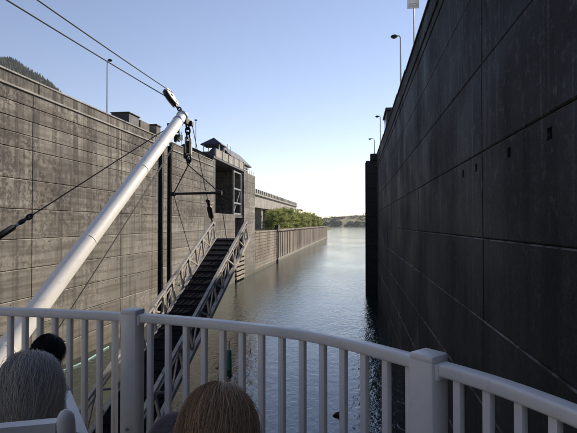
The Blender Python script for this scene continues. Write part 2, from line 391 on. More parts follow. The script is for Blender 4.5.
# ================================================================== LEFT LOCK WALL
CH = 0.06
pcache = {}
def panel_mesh(wy, hz, side, mat):
    """one concrete lift: wy along the lock, hz high, chamfered towards the chamber; origin at the lower near corner of the face"""
    k = (round(wy, 3), round(hz, 3), side, mat.name)
    if k not in pcache:
        g, c = (0.016, 0.034) if side > 0 else (0.008, 0.030); s = side; t = 0.30
        y0, y1, z0, z1 = g, wy-g, g, hz-g
        m = MB()
        m.add([(-s*t, y0, z0), (-s*t, y1, z0), (-s*t, y1, z1), (-s*t, y0, z1),
               (-s*c, y0, z0), (-s*c, y1, z0), (-s*c, y1, z1), (-s*c, y0, z1),
               (0, y0+c, z0+c), (0, y1-c, z0+c), (0, y1-c, z1-c), (0, y0+c, z1-c)],
              [(0,1,2,3)] + [(i, (i+1) % 4, (i+1) % 4+4, i+4) for i in range(4)] + [(i+4, (i+1) % 4+4, (i+1) % 4+8, i+8) for i in range(4)] + [(8,9,10,11)])
        me = m.mesh('panel'); me.materials.append(mat); pcache[k] = me
    return pcache[k]
rng = random.Random(2)
def panels(parent, X, side, mat, cols, rows, skip=lambda i, j: False):
    for i, (y0, y1) in enumerate(cols):
        for j in range(len(rows)-1):
            if skip(y0, rows[j]): continue
            inst('panel', panel_mesh(y1-y0, rows[j+1]-rows[j], side, mat), parent, (X + rng.uniform(-0.012, 0.012), y0, rows[j]))
LW = thing('lock_wall', (XL, 30, 0), 'tall sunlit weathered concrete lock wall on the left with stained panels', 'lock wall')
rows = [-0.4, 1.7, 3.8, 5.9, 7.97, 10.05, 12.13, 14.2, 16.3, 17.33, 18.36, 19.4, 20.36]
cols = [(-20.6, -7.9), (-7.9, 4.8), (4.8, 17.5), (17.5, 30.24), (30.24, 42.95), (42.95, 51.55), (53.05, 54.2), (55.65, 68.3), (68.3, 73.2)]
panels(LW, XL, 1, M['lit'], cols, rows)
b = MB()
for y0, y1 in ((-20.6, 51.53), (53.06, 54.19), (55.66, 73.2)): b.box((XL-3.0, y0, -1), (XL-0.13, y1, 20.3))
b.build('wall_core', M['lit'], LW)
b = MB(); b.box((XL-3.0, 51.53, -1), (XL-1.3, 53.06, 20.3)); b.box((XL-3.0, 54.19, -1), (XL-1.3, 55.66, 20.3)); b.build('slot_shade_lining', M['steel'], LW)  # dark steel backing, its colour also stands in for shade in the slots
for y0, y1 in ((51.53, 53.06), (54.19, 55.66)):                      # steel guides standing in the two slots
    for yy in (y0+0.10, y1-0.10):
        b = MB(); b.box((XL-1.28, yy-0.09, -1), (XL-0.05, yy+0.09, 20.9)); b.build('slot_guide', M['steel'], LW)
    b = MB(); b.box((XL-1.0, y0+0.22, -1), (XL-0.5, y1-0.22, 21.0)); b.build('stop_beam', M['steel'], LW)
# ledge and parapet blocks on top
b = MB(); b.box((XL-0.9, -20.6, 20.36), (XL+0.10, 51.4, 20.50), 0.02); b.box((XL-0.9, 55.8, 20.36), (XL+0.10, 73.2, 20.50), 0.02); b.build('ledge', M['pale'], LW)
y = -20.0
while y < 73:
    y1 = min(y+6.36, 73.15)
    if y < 51.4 < y1: y1 = 51.4
    if not (51.3 < y < 55.7):
        b = MB(); b.box((XL-0.45, y+0.03, 20.50), (XL-0.02+rng.uniform(-.015, .015), y1-0.03, 21.30), 0.025); p = b.build('parapet_block', M['lit'], LW)
        b = MB(); b.box((XL-0.52, y+0.02, 21.30), (XL+0.05, y1-0.02, 21.42), 0.02); b.build('coping', M['pale'], p)
    y = y1 if y1 != 51.4 else 55.8
b = MB()
for zr, off in ((10.05, 0.0), (7.97, 1.0), (12.13, 0.4), (5.9, 0.7), (3.8, 0.2)):
    yy = 18.3+off
    while yy < 72:
        if not 51 < yy < 56 and rng.random() < 0.85:
            b.tube([(XL-0.02, yy, zr-0.24), (XL+0.012, yy, zr-0.24)], 0.055, 8)
        yy += 2.3
tag(b.build('tie_hole_discs', M['iron'], LW), kind='stuff')  # dark discs on the face stand in for shade inside tie holes
# equipment on the left wall
T = thing('hoist_housing', (XL-0.5, 47, 21.4), 'dark hoist housing with a brown concrete end on top of left wall', 'housing')
b = MB(); b.box((XL-2.6, 45.6, 20.3), (XL-0.6, 48.0, 22.75), 0.04); b.build('dark_box', M['darkconc'], T)
b = MB(); b.box((XL-2.3, 48.03, 20.3), (XL-0.5, 50.3, 22.55), 0.05); b.build('concrete_end', M['brownconc'], T)
b = MB(); b.box((XL-2.65, 45.5, 22.75), (XL-0.5, 48.05, 22.85), 0.02); b.build('lid', M['darkconc'], T)
T = thing('slot_post', (XL-0.7, 52.3, 20.3), 'brown concrete post rising above the wall at the dark slots', 'post')
b = MB(); b.box((XL-1.5, 51.7, 21.0), (XL-0.3, 52.9, 22.7), 0.05); b.build('post_body', M['brownconc'], T)
b = MB(); b.box((XL-1.6, 51.6, 22.7), (XL-0.2, 53.0, 22.85), 0.02); b.build('post_cap', M['darkconc'], T)

def lamp_post(name, base, h, arm, label, group, head=0.32, r=0.07):
    T = thing(name, base, label, 'lamp post', group); x, y, z = base
    b = MB(); b.tube([(x, y, z), (x, y, z+h*0.5), (x, y, z+h-0.3)], [r*1.5, r*1.15, r], 8); b.build('pole', M['galv'], T, 40)
    b = MB(); b.tube([(x, y, z), (x, y, z+0.25)], r*2.6, 8); b.build('base', M['galv'], T, 40)
    b = MB(); b.tube([(x, y, z+h-0.32), (x+arm*0.2, y, z+h-0.05), (x+arm*0.6, y, z+h+0.02), (x+arm, y, z+h)], r*0.75, 6); b.build('arm', M['galv'], T, 40)
    b = MB(); b.sphere((x+arm, y, z+h-0.08), (head, head*0.9, head*0.5)); hd = b.build('lamp_head', M['iron'], T, 60)
    b = MB(); b.sphere((x+arm, y, z+h-0.08-head*0.3), (head*0.7, head*0.6, head*0.32)); b.build('lens', M['glass'], hd, 60)
    return T
LP = 'lamp posts along the lock walls'
lamp_post('lamp_post', (-25.0, 43.9, 20.3), 7.5, 0.3, 'slim lamp post rising behind the left wall, near the forested mountain', LP, 0.24, 0.06)
lamp_post('lamp_post', (-26.4, 74.3, 20.3), 8.2, 0.0, 'slim lamp post beside the pointed kiosk roof', LP, 0.24, 0.06)
T = thing('speaker_post', (-26.0, 66.8, 20.3), 'short post with a pale box, left of the pointed kiosk', 'post')
b = MB(); b.tube([(-26, 66.8, 20.3), (-26, 66.8, 25.0)], 0.05, 8); b.build('pole', M['galv'], T, 40)
b = MB(); b.box((-26.3, 66.6, 23.7), (-25.7, 67.0, 24.5), 0.04); b.build('box', M['galv'], T)

# ------------------------------------------------------------------ gate recess, pier
GP = thing('gate_pier', (XL, 88, 0), 'concrete gate pier with a deep dark recess at the end of the left wall', 'pier')
grows = [-0.4, 1.7, 3.8, 5.9, 7.97, 10.05, 11.5, 12.9]
panels(GP, XL, 1, M['lit'], [(73.2, 86.6)], grows)
panels(GP, XL, 1, M['lit'], [(93.8, 104.3)], [-0.4, 2.6, 5.6, 8.6, 11.6, 14.6, 17.6, 20.2, 22.0])
b = MB(); b.box((XL-8.5, 73.2, -1), (XL-0.13, 86.6, 12.85)); b.box((XL-8.5, 93.82, -1), (XL-0.13, 104.25, 22.0)); b.build('pier_core', M['lit'], GP)
b = MB(); b.box((XL-8.5, 73.25, 12.85), (XL-7.6, 93.8, 21.9)); b.box((XL-8.5, 86.6, -1), (XL-6.0, 93.8, 12.84)); b.build('recess_back', M['steel'], GP)  # recess set deep and its back coloured dark to hold the shade
b = MB(); b.box((XL-8.5, 73.2, 21.9), (XL-0.05, 93.8, 22.25)); b.build('bridge_slab', M['darkconc'], GP)
b = MB(); b.box((XL-3.0, 73.2, 12.86), (XL-0.2, 74.6, 21.88)); b.build('recess_jamb', M['steel'], GP)
for i in range(5):                                                     # pale parapet panels over the recess
    y0 = 74.4 + i*3.9
    b = MB(); b.box((XL-0.32, y0+0.1, 22.25), (XL-0.02, y0+3.4, 23.65), 0.02); b.build('parapet_panel', M['pale'], GP)
    b = MB(); b.box((XL-0.40, y0+3.42, 22.25), (XL+0.04, y0+3.88, 23.85), 0.02); b.build('parapet_post', M['brownconc'], GP)
T = thing('steel_portal', (XL-0.9, 90, 12.9), 'pale steel frame standing in the dark gate recess', 'frame')
fx = XL-0.55
for yy in (87.3, 92.9):
    b = MB(); b.box((fx-0.15, yy-0.22, 12.9), (fx+0.15, yy+0.22, 21.6)); b.build('upright', M['portal'], T)
for zz in (21.35, 18.0, 15.2, 13.1):
    b = MB(); b.box((fx-0.13, 87.53, zz-0.16), (fx+0.13, 92.67, zz+0.16)); b.build('crossbar', M['portal'], T)
b = MB(); b.bar((fx-0.05, 87.6, 13.3), (fx-0.05, 92.6, 17.8), 0.16, 0.2); b.build('diagonal', M['portal'], T)
b = MB(); b.box((fx-1.6, 86.7, 12.3), (fx+0.3, 93.7, 12.88)); b.build('foot_beam', M['steel'], T)
T = thing('fender_stack', (XL, 90, 0), 'stack of horizontal timber fenders low in the gate opening, behind the gangway', 'fender')
for i in range(8):
    b = MB(); z = 0.25 + i*0.88; b.box((XL-0.5, 86.8+rng.uniform(-.1, .1), z), (XL+0.25+rng.uniform(-.05, .05), 93.6, z+0.50), 0.05); b.build('fender_beam', M['timber'], T)
for yy in (88.2, 92.2):
    b = MB(); b.box((XL-0.9, yy-0.2, -0.5), (XL-0.52, yy+0.2, 7.6)); b.build('upright', M['steel'], T)

# kiosk with pyramid roof
T = thing('kiosk', (-25.4, 80.5, 22.25), 'open kiosk with a dark blue pointed roof on top of the gate pier', 'kiosk')
kx, ky, kz = -25.4, 81.0, 22.95
b = MB(); r = 1.85
b.add([(kx-r, ky-r, kz+2.35), (kx+r, ky-r, kz+2.35), (kx+r, ky+r, kz+2.35), (kx-r, ky+r, kz+2.35), (kx, ky, kz+3.75)], [(0,1,4),(1,2,4),(2,3,4),(3,0,4),(3,2,1,0)])
rf = b.build('roof', M['roof'], T)
b = MB(); b.box((kx-r-.04, ky-r-.04, kz+2.2), (kx+r+.04, ky+r+.04, kz+2.34)); b.build('fascia', M['roof'], rf)
for sx in (-1, 1):
    for sy in (-1, 1):
        b = MB(); b.box((kx+sx*1.45-.08, ky+sy*1.45-.08, kz), (kx+sx*1.45+.08, ky+sy*1.45+.08, kz+2.2)); b.build('post', M['whitep'], T)
b = MB(); b.box((kx-1.7, ky-1.7, kz-0.7), (kx+1.7, ky+1.7, kz+1.0), 0.03); b.build('cabin', M['darkconc'], T)
b = MB(); b.box((kx-.9, ky-1.42, kz+.55), (kx-.2, ky-1.33, kz+1.0)); b.build('red_sign', M['red'], T)
T = thing('low_shed', (-25, 70, 20.3), 'low dark blue roofed shed in front of the pointed kiosk', 'shed')
b = MB(); b.box((-27.5, 67.8, 20.3), (-24.0, 72.8, 22.3)); b.build('wall', M['darkconc'], T)
b = MB(); b.prism([(-28, 22.3), (-23.6, 22.3), (-25.8, 23.3)], 67.4, 73.1); b.build('roof', M['roof'], T)
# machinery shed at the far end of the pier
T = thing('machinery_shed', (-26, 94, 22.2), 'machinery shed with slate blue gable roof and pale end wall on the gate pier', 'shed')
b = MB(); b.box((-28.8, 89.0, 22.25), (-24.3, 103.6, 24.0)); b.build('wall', M['pale'], T)
b = MB(); b.prism([(-29.3, 23.95), (-23.7, 23.95), (-23.7, 24.2), (-26.5, 26.9), (-29.3, 24.2)], 87.0, 104.2); b.build('roof', M['roof'], T)
for yy in (90, 93.2, 96.4, 99.6):
    b = MB(); b.box((-24.3, yy, 22.7), (-24.22, yy+1.5, 23.8)); w = b.build('window', M['whitep'], T)
    b = MB(); b.box((-24.22, yy+.12, 22.82), (-24.19, yy+1.38, 23.68)); b.build('pane', M['glass'], w)
b = MB(); b.box((-24.25, 101.9, 22.3), (-24.15, 103.2, 23.9)); b.build('door', M['whitep'], T)
T = thing('pier_railing', (XL-.3, 99, 22), 'thin pale railing along the far end of the gate pier', 'railing')
for k in range(6):
    b = MB(); yy = 94.2+k*1.95; b.tube([(XL-.3, yy, 22.0), (XL-.3, yy, 23.1)], 0.04, 6); b.build('post', M['whitep'], T)
for zz in (22.55, 23.1):
    b = MB(); b.tube([(XL-.3, 94.1, zz), (XL-.3, 104.1, zz)], 0.035, 6); b.build('rail', M['whitep'], T)
T = thing('portal_frame', (-25.6, 84.6, 22.2), 'thin square pipe frame above the machinery shed roof', 'frame')
for yy in (85.6, 88.0):
    b = MB(); b.tube([(-24.2, yy, 22.2), (-24.2, yy, 26.3)], 0.05, 6); b.build('upright', M['galv'], T)
b = MB(); b.tube([(-24.2, 85.5, 26.3), (-24.2, 88.1, 26.3)], 0.05, 6); b.build('crossbar', M['galv'], T)

# ------------------------------------------------------------------ guide wall
GW = thing('guide_wall', (XL, 230, 0), 'long low brown guide wall with vertical ribs running down the river', 'wall')
b = MB(); b.box((XL-1.2, 104.4, -1), (XL-0.16, 371, 9.0)); b.build('wall_core', M['guide'], GW)
for i in range(12):
    z = -0.2 + i*0.765
    b = MB(); b.box((XL-0.15, 104.4, z), (XL+rng.uniform(-.03, .03), 133.9, z+0.68), 0.03); b.build('horizontal_course', M['guide'], GW)
b = MB(); b.box((XL-0.15, 134.0, -1), (XL+0.22, 135.2, 9.6), 0.03); b.build('joint_post', M['steel'], GW)
yy = 137.0; ribm = None
while yy < 370:
    if ribm is None:
        m = MB(); m.box((-0.15, 0, -1), (0.13, 2.6, 8.6), 0.05); ribm = m.mesh('rib'); ribm.materials.append(M['guide'])
    inst('rib', ribm, GW, (XL, yy, 0)); yy += 3.7 + rng.uniform(-.25, .25)
b = MB(); b.box((XL-1.3, 104.4, 9.0), (XL+0.10, 133.9, 9.35), 0.03); b.build('cap_beam', M['guide'], GW)
b = MB(); b.box((XL-1.3, 134.0, 9.0), (XL+0.45, 371.2, 9.5), 0.04); b.build('cap_beam', M['guide'], GW)
b = MB(); b.box((XL-0.15, 134.0, -1), (XL+0.5, 371.0, 1.0), 0.05); b.build('footing_band', M['guide'], GW)
T = thing('mooring_box', (XL-0.4, 136, 9.5), 'small dark box on the guide wall at the joint', 'box')
b = MB(); b.box((XL-0.8, 135.4, 9.5), (XL+0.2, 138.4, 10.6), 0.05); b.build('box_body', M['steel'], T)
b = MB(); b.box((XL-0.9, 135.3, 10.6), (XL+0.3, 138.5, 10.72), 0.02); b.build('lid', M['steel'], T)

# ------------------------------------------------------------------ viaduct
VD = thing('viaduct', (-34, 190, 9.1), 'concrete viaduct with a toothed parapet behind the guide wall', 'viaduct')
vx0, vx1 = -43.0, -33.0
b = MB()
prof = [(118, 16.6), (225, 16.9), (262, 19.2), (262, 20.9), (118, 20.9)]
b.prism(prof, vx0+0.6, vx1-0.5, 'x'); b.build('girder', M['viad'], VD)
b = MB(); b.box((vx0, 118, 20.9), (vx1, 262.5, 21.5), 0.05); b.build('deck_slab', M['viad'], VD)
tm = MB(); tm.box((0, 0, 0), (0.5, 1.5, 1.45), 0.08); tme = tm.mesh('parapet_tooth'); tme.materials.append(M['viad'])
for k in range(41): inst('parapet_tooth', tme, VD, (vx1-0.55, 118.5+k*3.52, 21.5))
for yc in (128, 150.5, 168, 196, 224, 252):
    b = MB(); b.box((vx0+1.2, yc-1.5, 8.9), (vx1-1.2, yc+1.5, 17.0)); b.build('column', M['viad'], VD)

# ------------------------------------------------------------------ trees behind the guide wall
def tree_meshes(seed, leaf):
    rg = random.Random(seed); t = MB(); c = MB(); H = 8.6
    t.tube([(0, 0, -0.3), (0.1, 0, 1.5), (0.25, 0.1, 3.4), (0.2, 0.2, 5.8)], [0.26, 0.2, 0.14, 0.05], 7)
    lumps = []
    for k in range(11):
        a = k*2.4 + rg.uniform(-.4, .4); hh = rg.uniform(1.5, 6.9); rr = rg.uniform(0.9, 3.1)*(1.15-hh/11)
        e = (math.cos(a)*rr, math.sin(a)*rr, hh); lumps.append(e)
        t.tube([(0.15, 0.05, min(hh*0.6, 4.5)), (e[0]*.5, e[1]*.5, hh*.85), e], [0.09, 0.06, 0.02], 5)
    for e in lumps + [(0.2, 0.1, 7.2)]:
        s = rg.uniform(1.0, 1.9); bush(c, e, (s, s, s*0.8), 150, rg, 0.27)
    for _ in range(30):
        a = rg.random()*6.28; rr = rg.uniform(1.5, 3.6); bush(c, (math.cos(a)*rr, math.sin(a)*rr, rg.uniform(0.2, 7.9)), (.75, .75, .6), 34, rg, 0.25)
    tm = t.mesh('trunk', smooth=50); tm.materials.append(M['bark']); cm = c.mesh('crown'); cm.materials.append(leaf); return tm, cm
TV = [tree_meshes(11, M['leafA']), tree_meshes(23, M['leafA']), tree_meshes(37, M['leafB'])]
rng = random.Random(8)
spots = [(-27.5, 150, .78, 2), (-27.2, 160, .95, 0), (-29.0, 172, 1.05, 1), (-27.6, 182, .95, 0), (-29.5, 194, 1.1, 1), (-28.0, 206, 1.0, 0), (-30.0, 218, 1.12, 2), (-28.2, 230, 1.05, 1),
         (-30, 243, 1.12, 0), (-28.4, 256, 1.05, 1), (-29.6, 270, 1.15, 0), (-28.6, 286, 1.1, 2), (-29.0, 302, 1.1, 1), (-28.8, 319, 1.05, 0), (-28.6, 337, .98, 1), (-28.2, 355, .88, 2)]
ORD = ['first', 'second', 'third', 'fourth', 'fifth', 'sixth', 'seventh', 'eighth', 'ninth', 'tenth', 'eleventh', 'twelfth', 'thirteenth', 'fourteenth', 'fifteenth', 'last']
for i, (x, y, s, v) in enumerate(spots):
    s *= rng.uniform(0.92, 1.10)
    T = thing('tree', (x, y, 9.1), ORD[i] + ' bushy green tree from the viaduct columns in the guide wall row', 'tree', 'row of trees behind the guide wall')
    T.scale = (s*1.15, s*1.35, s); T.rotation_euler.z = rng.random()*6.28
    for nm, me in zip(('trunk', 'crown'), TV[v]): o = bpy.data.objects.new(nm, me); link(o, T)

# ================================================================== RIGHT LOCK WALL
RW = thing('lock_wall', (XR, 30, 0), 'towering shadowed black concrete lock wall close on the right', 'lock wall')
rrows = [-0.5, 1.75, 4.0, 6.28, 8.55, 10.72, 13.02, 15.36, 17.65, 19.6]
rcols = [(-12.4, 0.25), (0.25, 12.95), (12.95, 25.7), (25.7, 38.4), (38.4, 51.1), (51.1, 63.8), (63.8, 75.7)]
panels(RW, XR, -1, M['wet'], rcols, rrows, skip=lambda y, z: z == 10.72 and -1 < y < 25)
def pocket_panel(y0, y1, z0, z1, pockets, pz, s=0.22):
    g, c = 0.008, 0.030; m = MB()
    Y0, Y1, Z0, Z1 = y0+g, y1-g, z0+g, z1-g; X = XR
    ys = [Y0+c] + sorted(sum(([p-s/2, p+s/2] for p in pockets), [])) + [Y1-c]; zs = [Z0+c, pz-s/2, pz+s/2, Z1-c]
    for i in range(len(ys)-1):
        for j in range(3):
            if j == 1 and i % 2 == 1:
                a, b_, l, h = ys[i], ys[i+1], zs[1], zs[2]; d = X+0.22
                m.add([(X,a,l),(X,b_,l),(X,b_,h),(X,a,h),(d,a,l),(d,b_,l),(d,b_,h),(d,a,h)], [(0,1,5,4),(1,2,6,5),(2,3,7,6),(3,0,4,7),(4,5,6,7)])
            else: m.add([(X,ys[i],zs[j]),(X,ys[i+1],zs[j]),(X,ys[i+1],zs[j+1]),(X,ys[i],zs[j+1])], [(0,1,2,3)])
    t = 0.3
    o = [(X+c,Y0,Z0),(X+c,Y1,Z0),(X+c,Y1,Z1),(X+c,Y0,Z1)]; i_ = [(X,Y0+c,Z0+c),(X,Y1-c,Z0+c),(X,Y1-c,Z1-c),(X,Y0+c,Z1-c)]; bk = [(X+t,*q[1:]) for q in o]
    m.add(o+i_+bk, [(k,(k+1)%4,(k+1)%4+4,k+4) for k in range(4)] + [(k+8,(k+1)%4+8,(k+1)%4,k) for k in range(4)])
    return m.build('panel', M['wet'], RW)
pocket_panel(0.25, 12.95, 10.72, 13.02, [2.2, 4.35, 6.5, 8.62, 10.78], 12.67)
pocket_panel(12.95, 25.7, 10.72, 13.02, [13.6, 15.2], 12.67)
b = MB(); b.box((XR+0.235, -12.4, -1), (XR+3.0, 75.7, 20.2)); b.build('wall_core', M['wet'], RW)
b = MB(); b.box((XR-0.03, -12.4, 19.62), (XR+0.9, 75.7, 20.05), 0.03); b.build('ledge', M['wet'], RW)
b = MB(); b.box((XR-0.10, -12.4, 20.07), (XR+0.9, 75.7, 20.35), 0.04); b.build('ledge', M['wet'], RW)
y = -12.4; k = 0
while y < 75.6:
    y1 = min(y+6.35, 75.7); top = 21.25 if y < 25 else min(22.3, 21.25+0.02*(y-25))
    b = MB(); b.box((XR+0.02, y+0.03, 20.35), (XR+0.5, y1-0.03, top), 0.03); p = b.build('parapet_block', M['wet'], RW)
    b = MB(); b.box((XR-0.06, y+0.02, top), (XR+0.55, y1-0.02, top+0.13), 0.02); b.build('coping', M['wet'], p); y = y1
b = MB(); b.tube([(XR+0.06, y_, 20.6) for y_ in (-10, 75)], 0.05, 6)
b.build('conduit', M['iron'], RW)
GL = thing('gate_leaf', (1.65, 76.8, 0), 'dark steel gate edge jutting out at the far end of the right wall', 'lock gate')
b = MB(); b.box((1.62, 75.9, -0.5), (XR+3, 77.1, 21.3), 0.03); b.build('leaf', M['steel'], GL)
for k in range(9):
    b = MB(); b.box((1.70, 75.72, 0.8+k*2.3), (XR+0.0, 75.88, 1.15+k*2.3)); b.build('rib', M['steel'], GL)
b = MB(); b.box((1.50, 75.75, -0.5), (1.615, 77.2, 21.0)); b.build('seal_timber', M['iron'], GL)
b = MB(); b.box((2.3, 75.7, 21.3), (XR+2.4, 77.3, 22.4), 0.05); b.build('walkway_box', M['steel'], GL)
RH = thing('control_house', (5, 62, 20.3), 'small dark control house on top of the right wall', 'building')
b = MB(); b.box((3.95, 60.5, 20.3), (7.5, 66, 25.6), 0.05); b.build('wall', M['darkconc'], RH)
b = MB(); b.box((3.75, 60.2, 25.6), (7.8, 66.3, 25.95), 0.05); b.build('roof', M['darkconc'], RH)
b = MB(); b.box((3.90, 62, 23.3), (3.945, 64.4, 24.8)); w = b.build('window', M['whitep'], RH)
b = MB(); b.box((3.87, 62.12, 23.4), (3.898, 64.28, 24.7)); b.build('pane', M['glass'], w)
lamp_post('lamp_post', (5.3, 56.3, 20.3), 13.2, -0.75, 'tall lamp post with drooping head on the right wall, second from the sign', LP, 0.42, 0.09)
lamp_post('lamp_post', (5.2, 101, 20.2), 14.0, -0.65, 'distant lamp post on the right bank beyond the control house', LP, 0.42, 0.1)
lamp_post('lamp_post', (3.0, 76.6, 22.4), 2.6, -0.75, 'short bent lamp on the far gate of the right wall', LP, 0.22, 0.05)
T = thing('sign_post', (4.35, 35.8, 20.3), 'white rectangular sign on a pole at the top of the right wall', 'sign')
b = MB(); b.tube([(4.35, 35.8, 20.3), (4.35, 35.8, 28.4)], 0.055, 8); b.build('pole', M['galv'], T, 40)
b = MB(); b.box((3.85, 35.70, 27.3), (4.75, 35.74, 28.05), 0.01); s_ = b.build('board', M['whitep'], T)
b = MB(); b.box((3.97, 35.69, 27.45), (4.60, 35.698, 27.52)); b.box((3.97, 35.69, 27.62), (4.50, 35.698, 27.68)); b.build('faded_marks', M['galv'], s_)
# ================================================================== THE BOAT
DK = 9.57                                      # upper deck
FD = 1.0                                       # foredeck
def catmull(pts, n):
    P = [Vector(p) for p in pts]; P = [2*P[0]-P[1]] + P + [2*P[-1]-P[-2]]; out = []
    for i in range(1, len(P)-2):
        for k in range(n):
            t = k/n; a, b_, c, d = P[i-1:i+3]
            out.append(0.5*((2*b_) + (c-a)*t + (2*a-5*b_+4*c-d)*t*t + (3*b_-a-3*c+d)*t**3))
    out.append(P[-2]); return out
path = catmull([(-12.2, 1.92, 0), (-8.2, 2.05, 0), (-5.2, 2.14, 0), (-3.3, 2.18, 0), (-1.8, 2.19, 0), (-1.08, 2.145, 0), (-0.70, 2.07, 0), (-0.28, 1.935, 0), (-0.05, 1.805, 0), (0.15, 1.635, 0), (0.33, 1.46, 0),
                (0.455, 1.30, 0), (0.56, 1.10, 0), (0.66, 0.75, 0), (0.72, 0.2, 0), (0.74, -1.2, 0)], 14)
cum = [0]
for i in range(1, len(path)): cum.append(cum[-1] + (path[i]-path[i-1]).length)
def at_s(s):
    for i in range(1, len(path)):
        if cum[i] >= s:
            t = (s-cum[i-1])/(cum[i]-cum[i-1]); p = path[i-1].lerp(path[i], t); return p, (path[i]-path[i-1]).normalized()
    return path[-1].copy(), (path[-1]-path[-2]).normalized()
def s_near(x, y): return min((( Vector((x, y, 0))-p).length, c) for p, c in zip(path, cum))[1]
BT = thing('riverboat', (-5.2, 0, 0), 'white riverboat whose upper deck carries the railing and chairs', 'boat')
hullp = [(1.15, -16), (1.15, 0.5), (0.5, 4.2), (-1.6, 9.0), (-4.8, 13.6), (-7.4, 15.6), (-8.9, 16.1), (-10.4, 15.6), (-13.0, 13.6), (-16.2, 9.0), (-18.3, 4.2), (-18.95, 0.5), (-18.95, -16)]
b = MB(); b.prism(hullp[::-1], -0.6, FD-0.05, 'z'); b.build('hull', M['hull'], BT)
b = MB(); b.prism([(-8.9+(x+8.9)*0.985, y-.1) for x, y in hullp[::-1]], FD-0.05, FD, 'z'); b.build('foredeck', M['deck'], BT)
dp = [(p.x*1.0, p.y) for p in path]
off = [((at_s(c)[0] + Vector((-at_s(c)[1].y, at_s(c)[1].x, 0))*0.11)) for c in cum[::4]]
poly = [(p.x, p.y) for p in off] + [(0.86, -14), (-18.6, -14), (-18.6, 0.0), (-17.5, 1.1), (-14.5, 1.7)]
b = MB(); b.prism(poly[::-1], DK-0.22, DK-0.004, 'z'); b.build('upper_deck', M['deck'], BT)
b = MB(); b.box((-18.3, -13.8, FD), (0.5, -0.6, DK-0.22)); b.build('cabin_front', M['hull'], BT)
for k in range(15):
    b = MB(); x = -17.6+k*1.18; b.box((x, -0.6, 6.2), (x+.8, -0.56, 8.2)); w = b.build('window', M['white'], BT)
    b = MB(); b.box((x+.08, -0.56, 6.28), (x+.72, -0.545, 8.12)); b.build('pane', M['glass'], w)
b = MB(); b.box((-16.5, -13.6, DK), (-0.6, -3.4, DK+2.9), 0.04); b.build('unseen_upper_cabin', M['hull'], BT)  # unseen cabin behind the camera, added to bounce light onto the rail
b = MB(); b.box((-17.2, -13.9, DK+2.9), (0.4, -2.6, DK+3.1), 0.04); b.build('unseen_cabin_roof', M['hull'], BT)
for k in range(11):
    b = MB(); x = -15.9+k*1.35; b.box((x, -3.4, DK+.9), (x+.95, -3.36, DK+2.3)); w = b.build('window', M['white'], BT)
    b = MB(); b.box((x+.08, -3.36, DK+.98), (x+.87, -3.345, DK+2.22)); b.build('pane', M['glass'], w)
b = MB(); b.tube([(-9.44, 7.14, FD), (-9.44, 7.14, 18.4)], [0.34, 0.24], 18); b.build('king_post', M['boom'], BT, 40)
b = MB(); b.box((-9.95, 6.65, 4.5), (-8.85, 8.05, 4.9), 0.04); b.build('heel_bracket', M['iron'], BT)

RL = thing('railing', (-0.5, 2.0, DK), 'white curved deck railing with slim balusters across the foreground', 'railing')
sP = s_near(-1.07, 2.14); sQ = s_near(0.225, 1.565)
ZT = 10.665
def sweep(s0, s1, prof, name, parent, mat, ch=0.008):
    """sweep a rounded section (list of (side, z)) along the path"""
    n = max(2, int((s1-s0)/0.035)); m = MB(); k = len(prof)
    for i in range(n+1):
        p, t = at_s(s0+(s1-s0)*i/n); nr = Vector((-t.y, t.x, 0))
        for a, z in prof: q = p + nr*a; m.v.append((q.x, q.y, z))
    for i in range(n):
        for j in range(k): j2 = (j+1) % k; m.f.append((i*k+j, i*k+j2, (i+1)*k+j2, (i+1)*k+j))
    m.f.append(tuple(range(k))[::-1]); m.f.append(tuple(n*k+j for j in range(k)))
    return m.build(name, mat, parent, 35)
def rsec(w, z0, z1, r, n=3):
    out = []
    for cx, cz, a0 in ((w/2-r, z1-r, 0), (-w/2+r, z1-r, 90), (-w/2+r, z0+r, 180), (w/2-r, z0+r, 270)):
        for k in range(n+1): a = R(a0+90*k/n); out.append((cx+r*math.cos(a), cz+r*math.sin(a)))
    return out
HP = 0.050
segs = [(0.02, sP-HP), (sP+HP, sQ-HP), (sQ+HP, cum[-1])]
for s0, s1 in segs:
    sweep(s0, s1, rsec(0.054, ZT-0.040, ZT, 0.009), 'top_rail', RL, M['white'])
    sweep(s0, s1, rsec(0.045, DK+0.08, DK+0.12, 0.01), 'bottom_rail', RL, M['white'])
bm_ = MB(); bm_.box((-0.013, -0.013, DK+0.115-DK), (0.013, 0.013, ZT-0.036-DK), 0.004); bme = bm_.mesh('baluster', smooth=35); bme.materials.append(M['white'])
def bal(s):
    p, t = at_s(s); o = inst('baluster', bme, RL, (p.x, p.y, DK)); o.rotation_euler.z = math.atan2(t.y, t.x)
s = sP-0.098
while s > sP-2.5: bal(s); s -= 0.0855
s = sP+0.075; nn = 13
for k in range(nn+1): bal(sP+0.098+(sQ-sP-0.170)*k/nn)
s = sQ+0.108
while s < cum[-1]: bal(s); s += 0.100
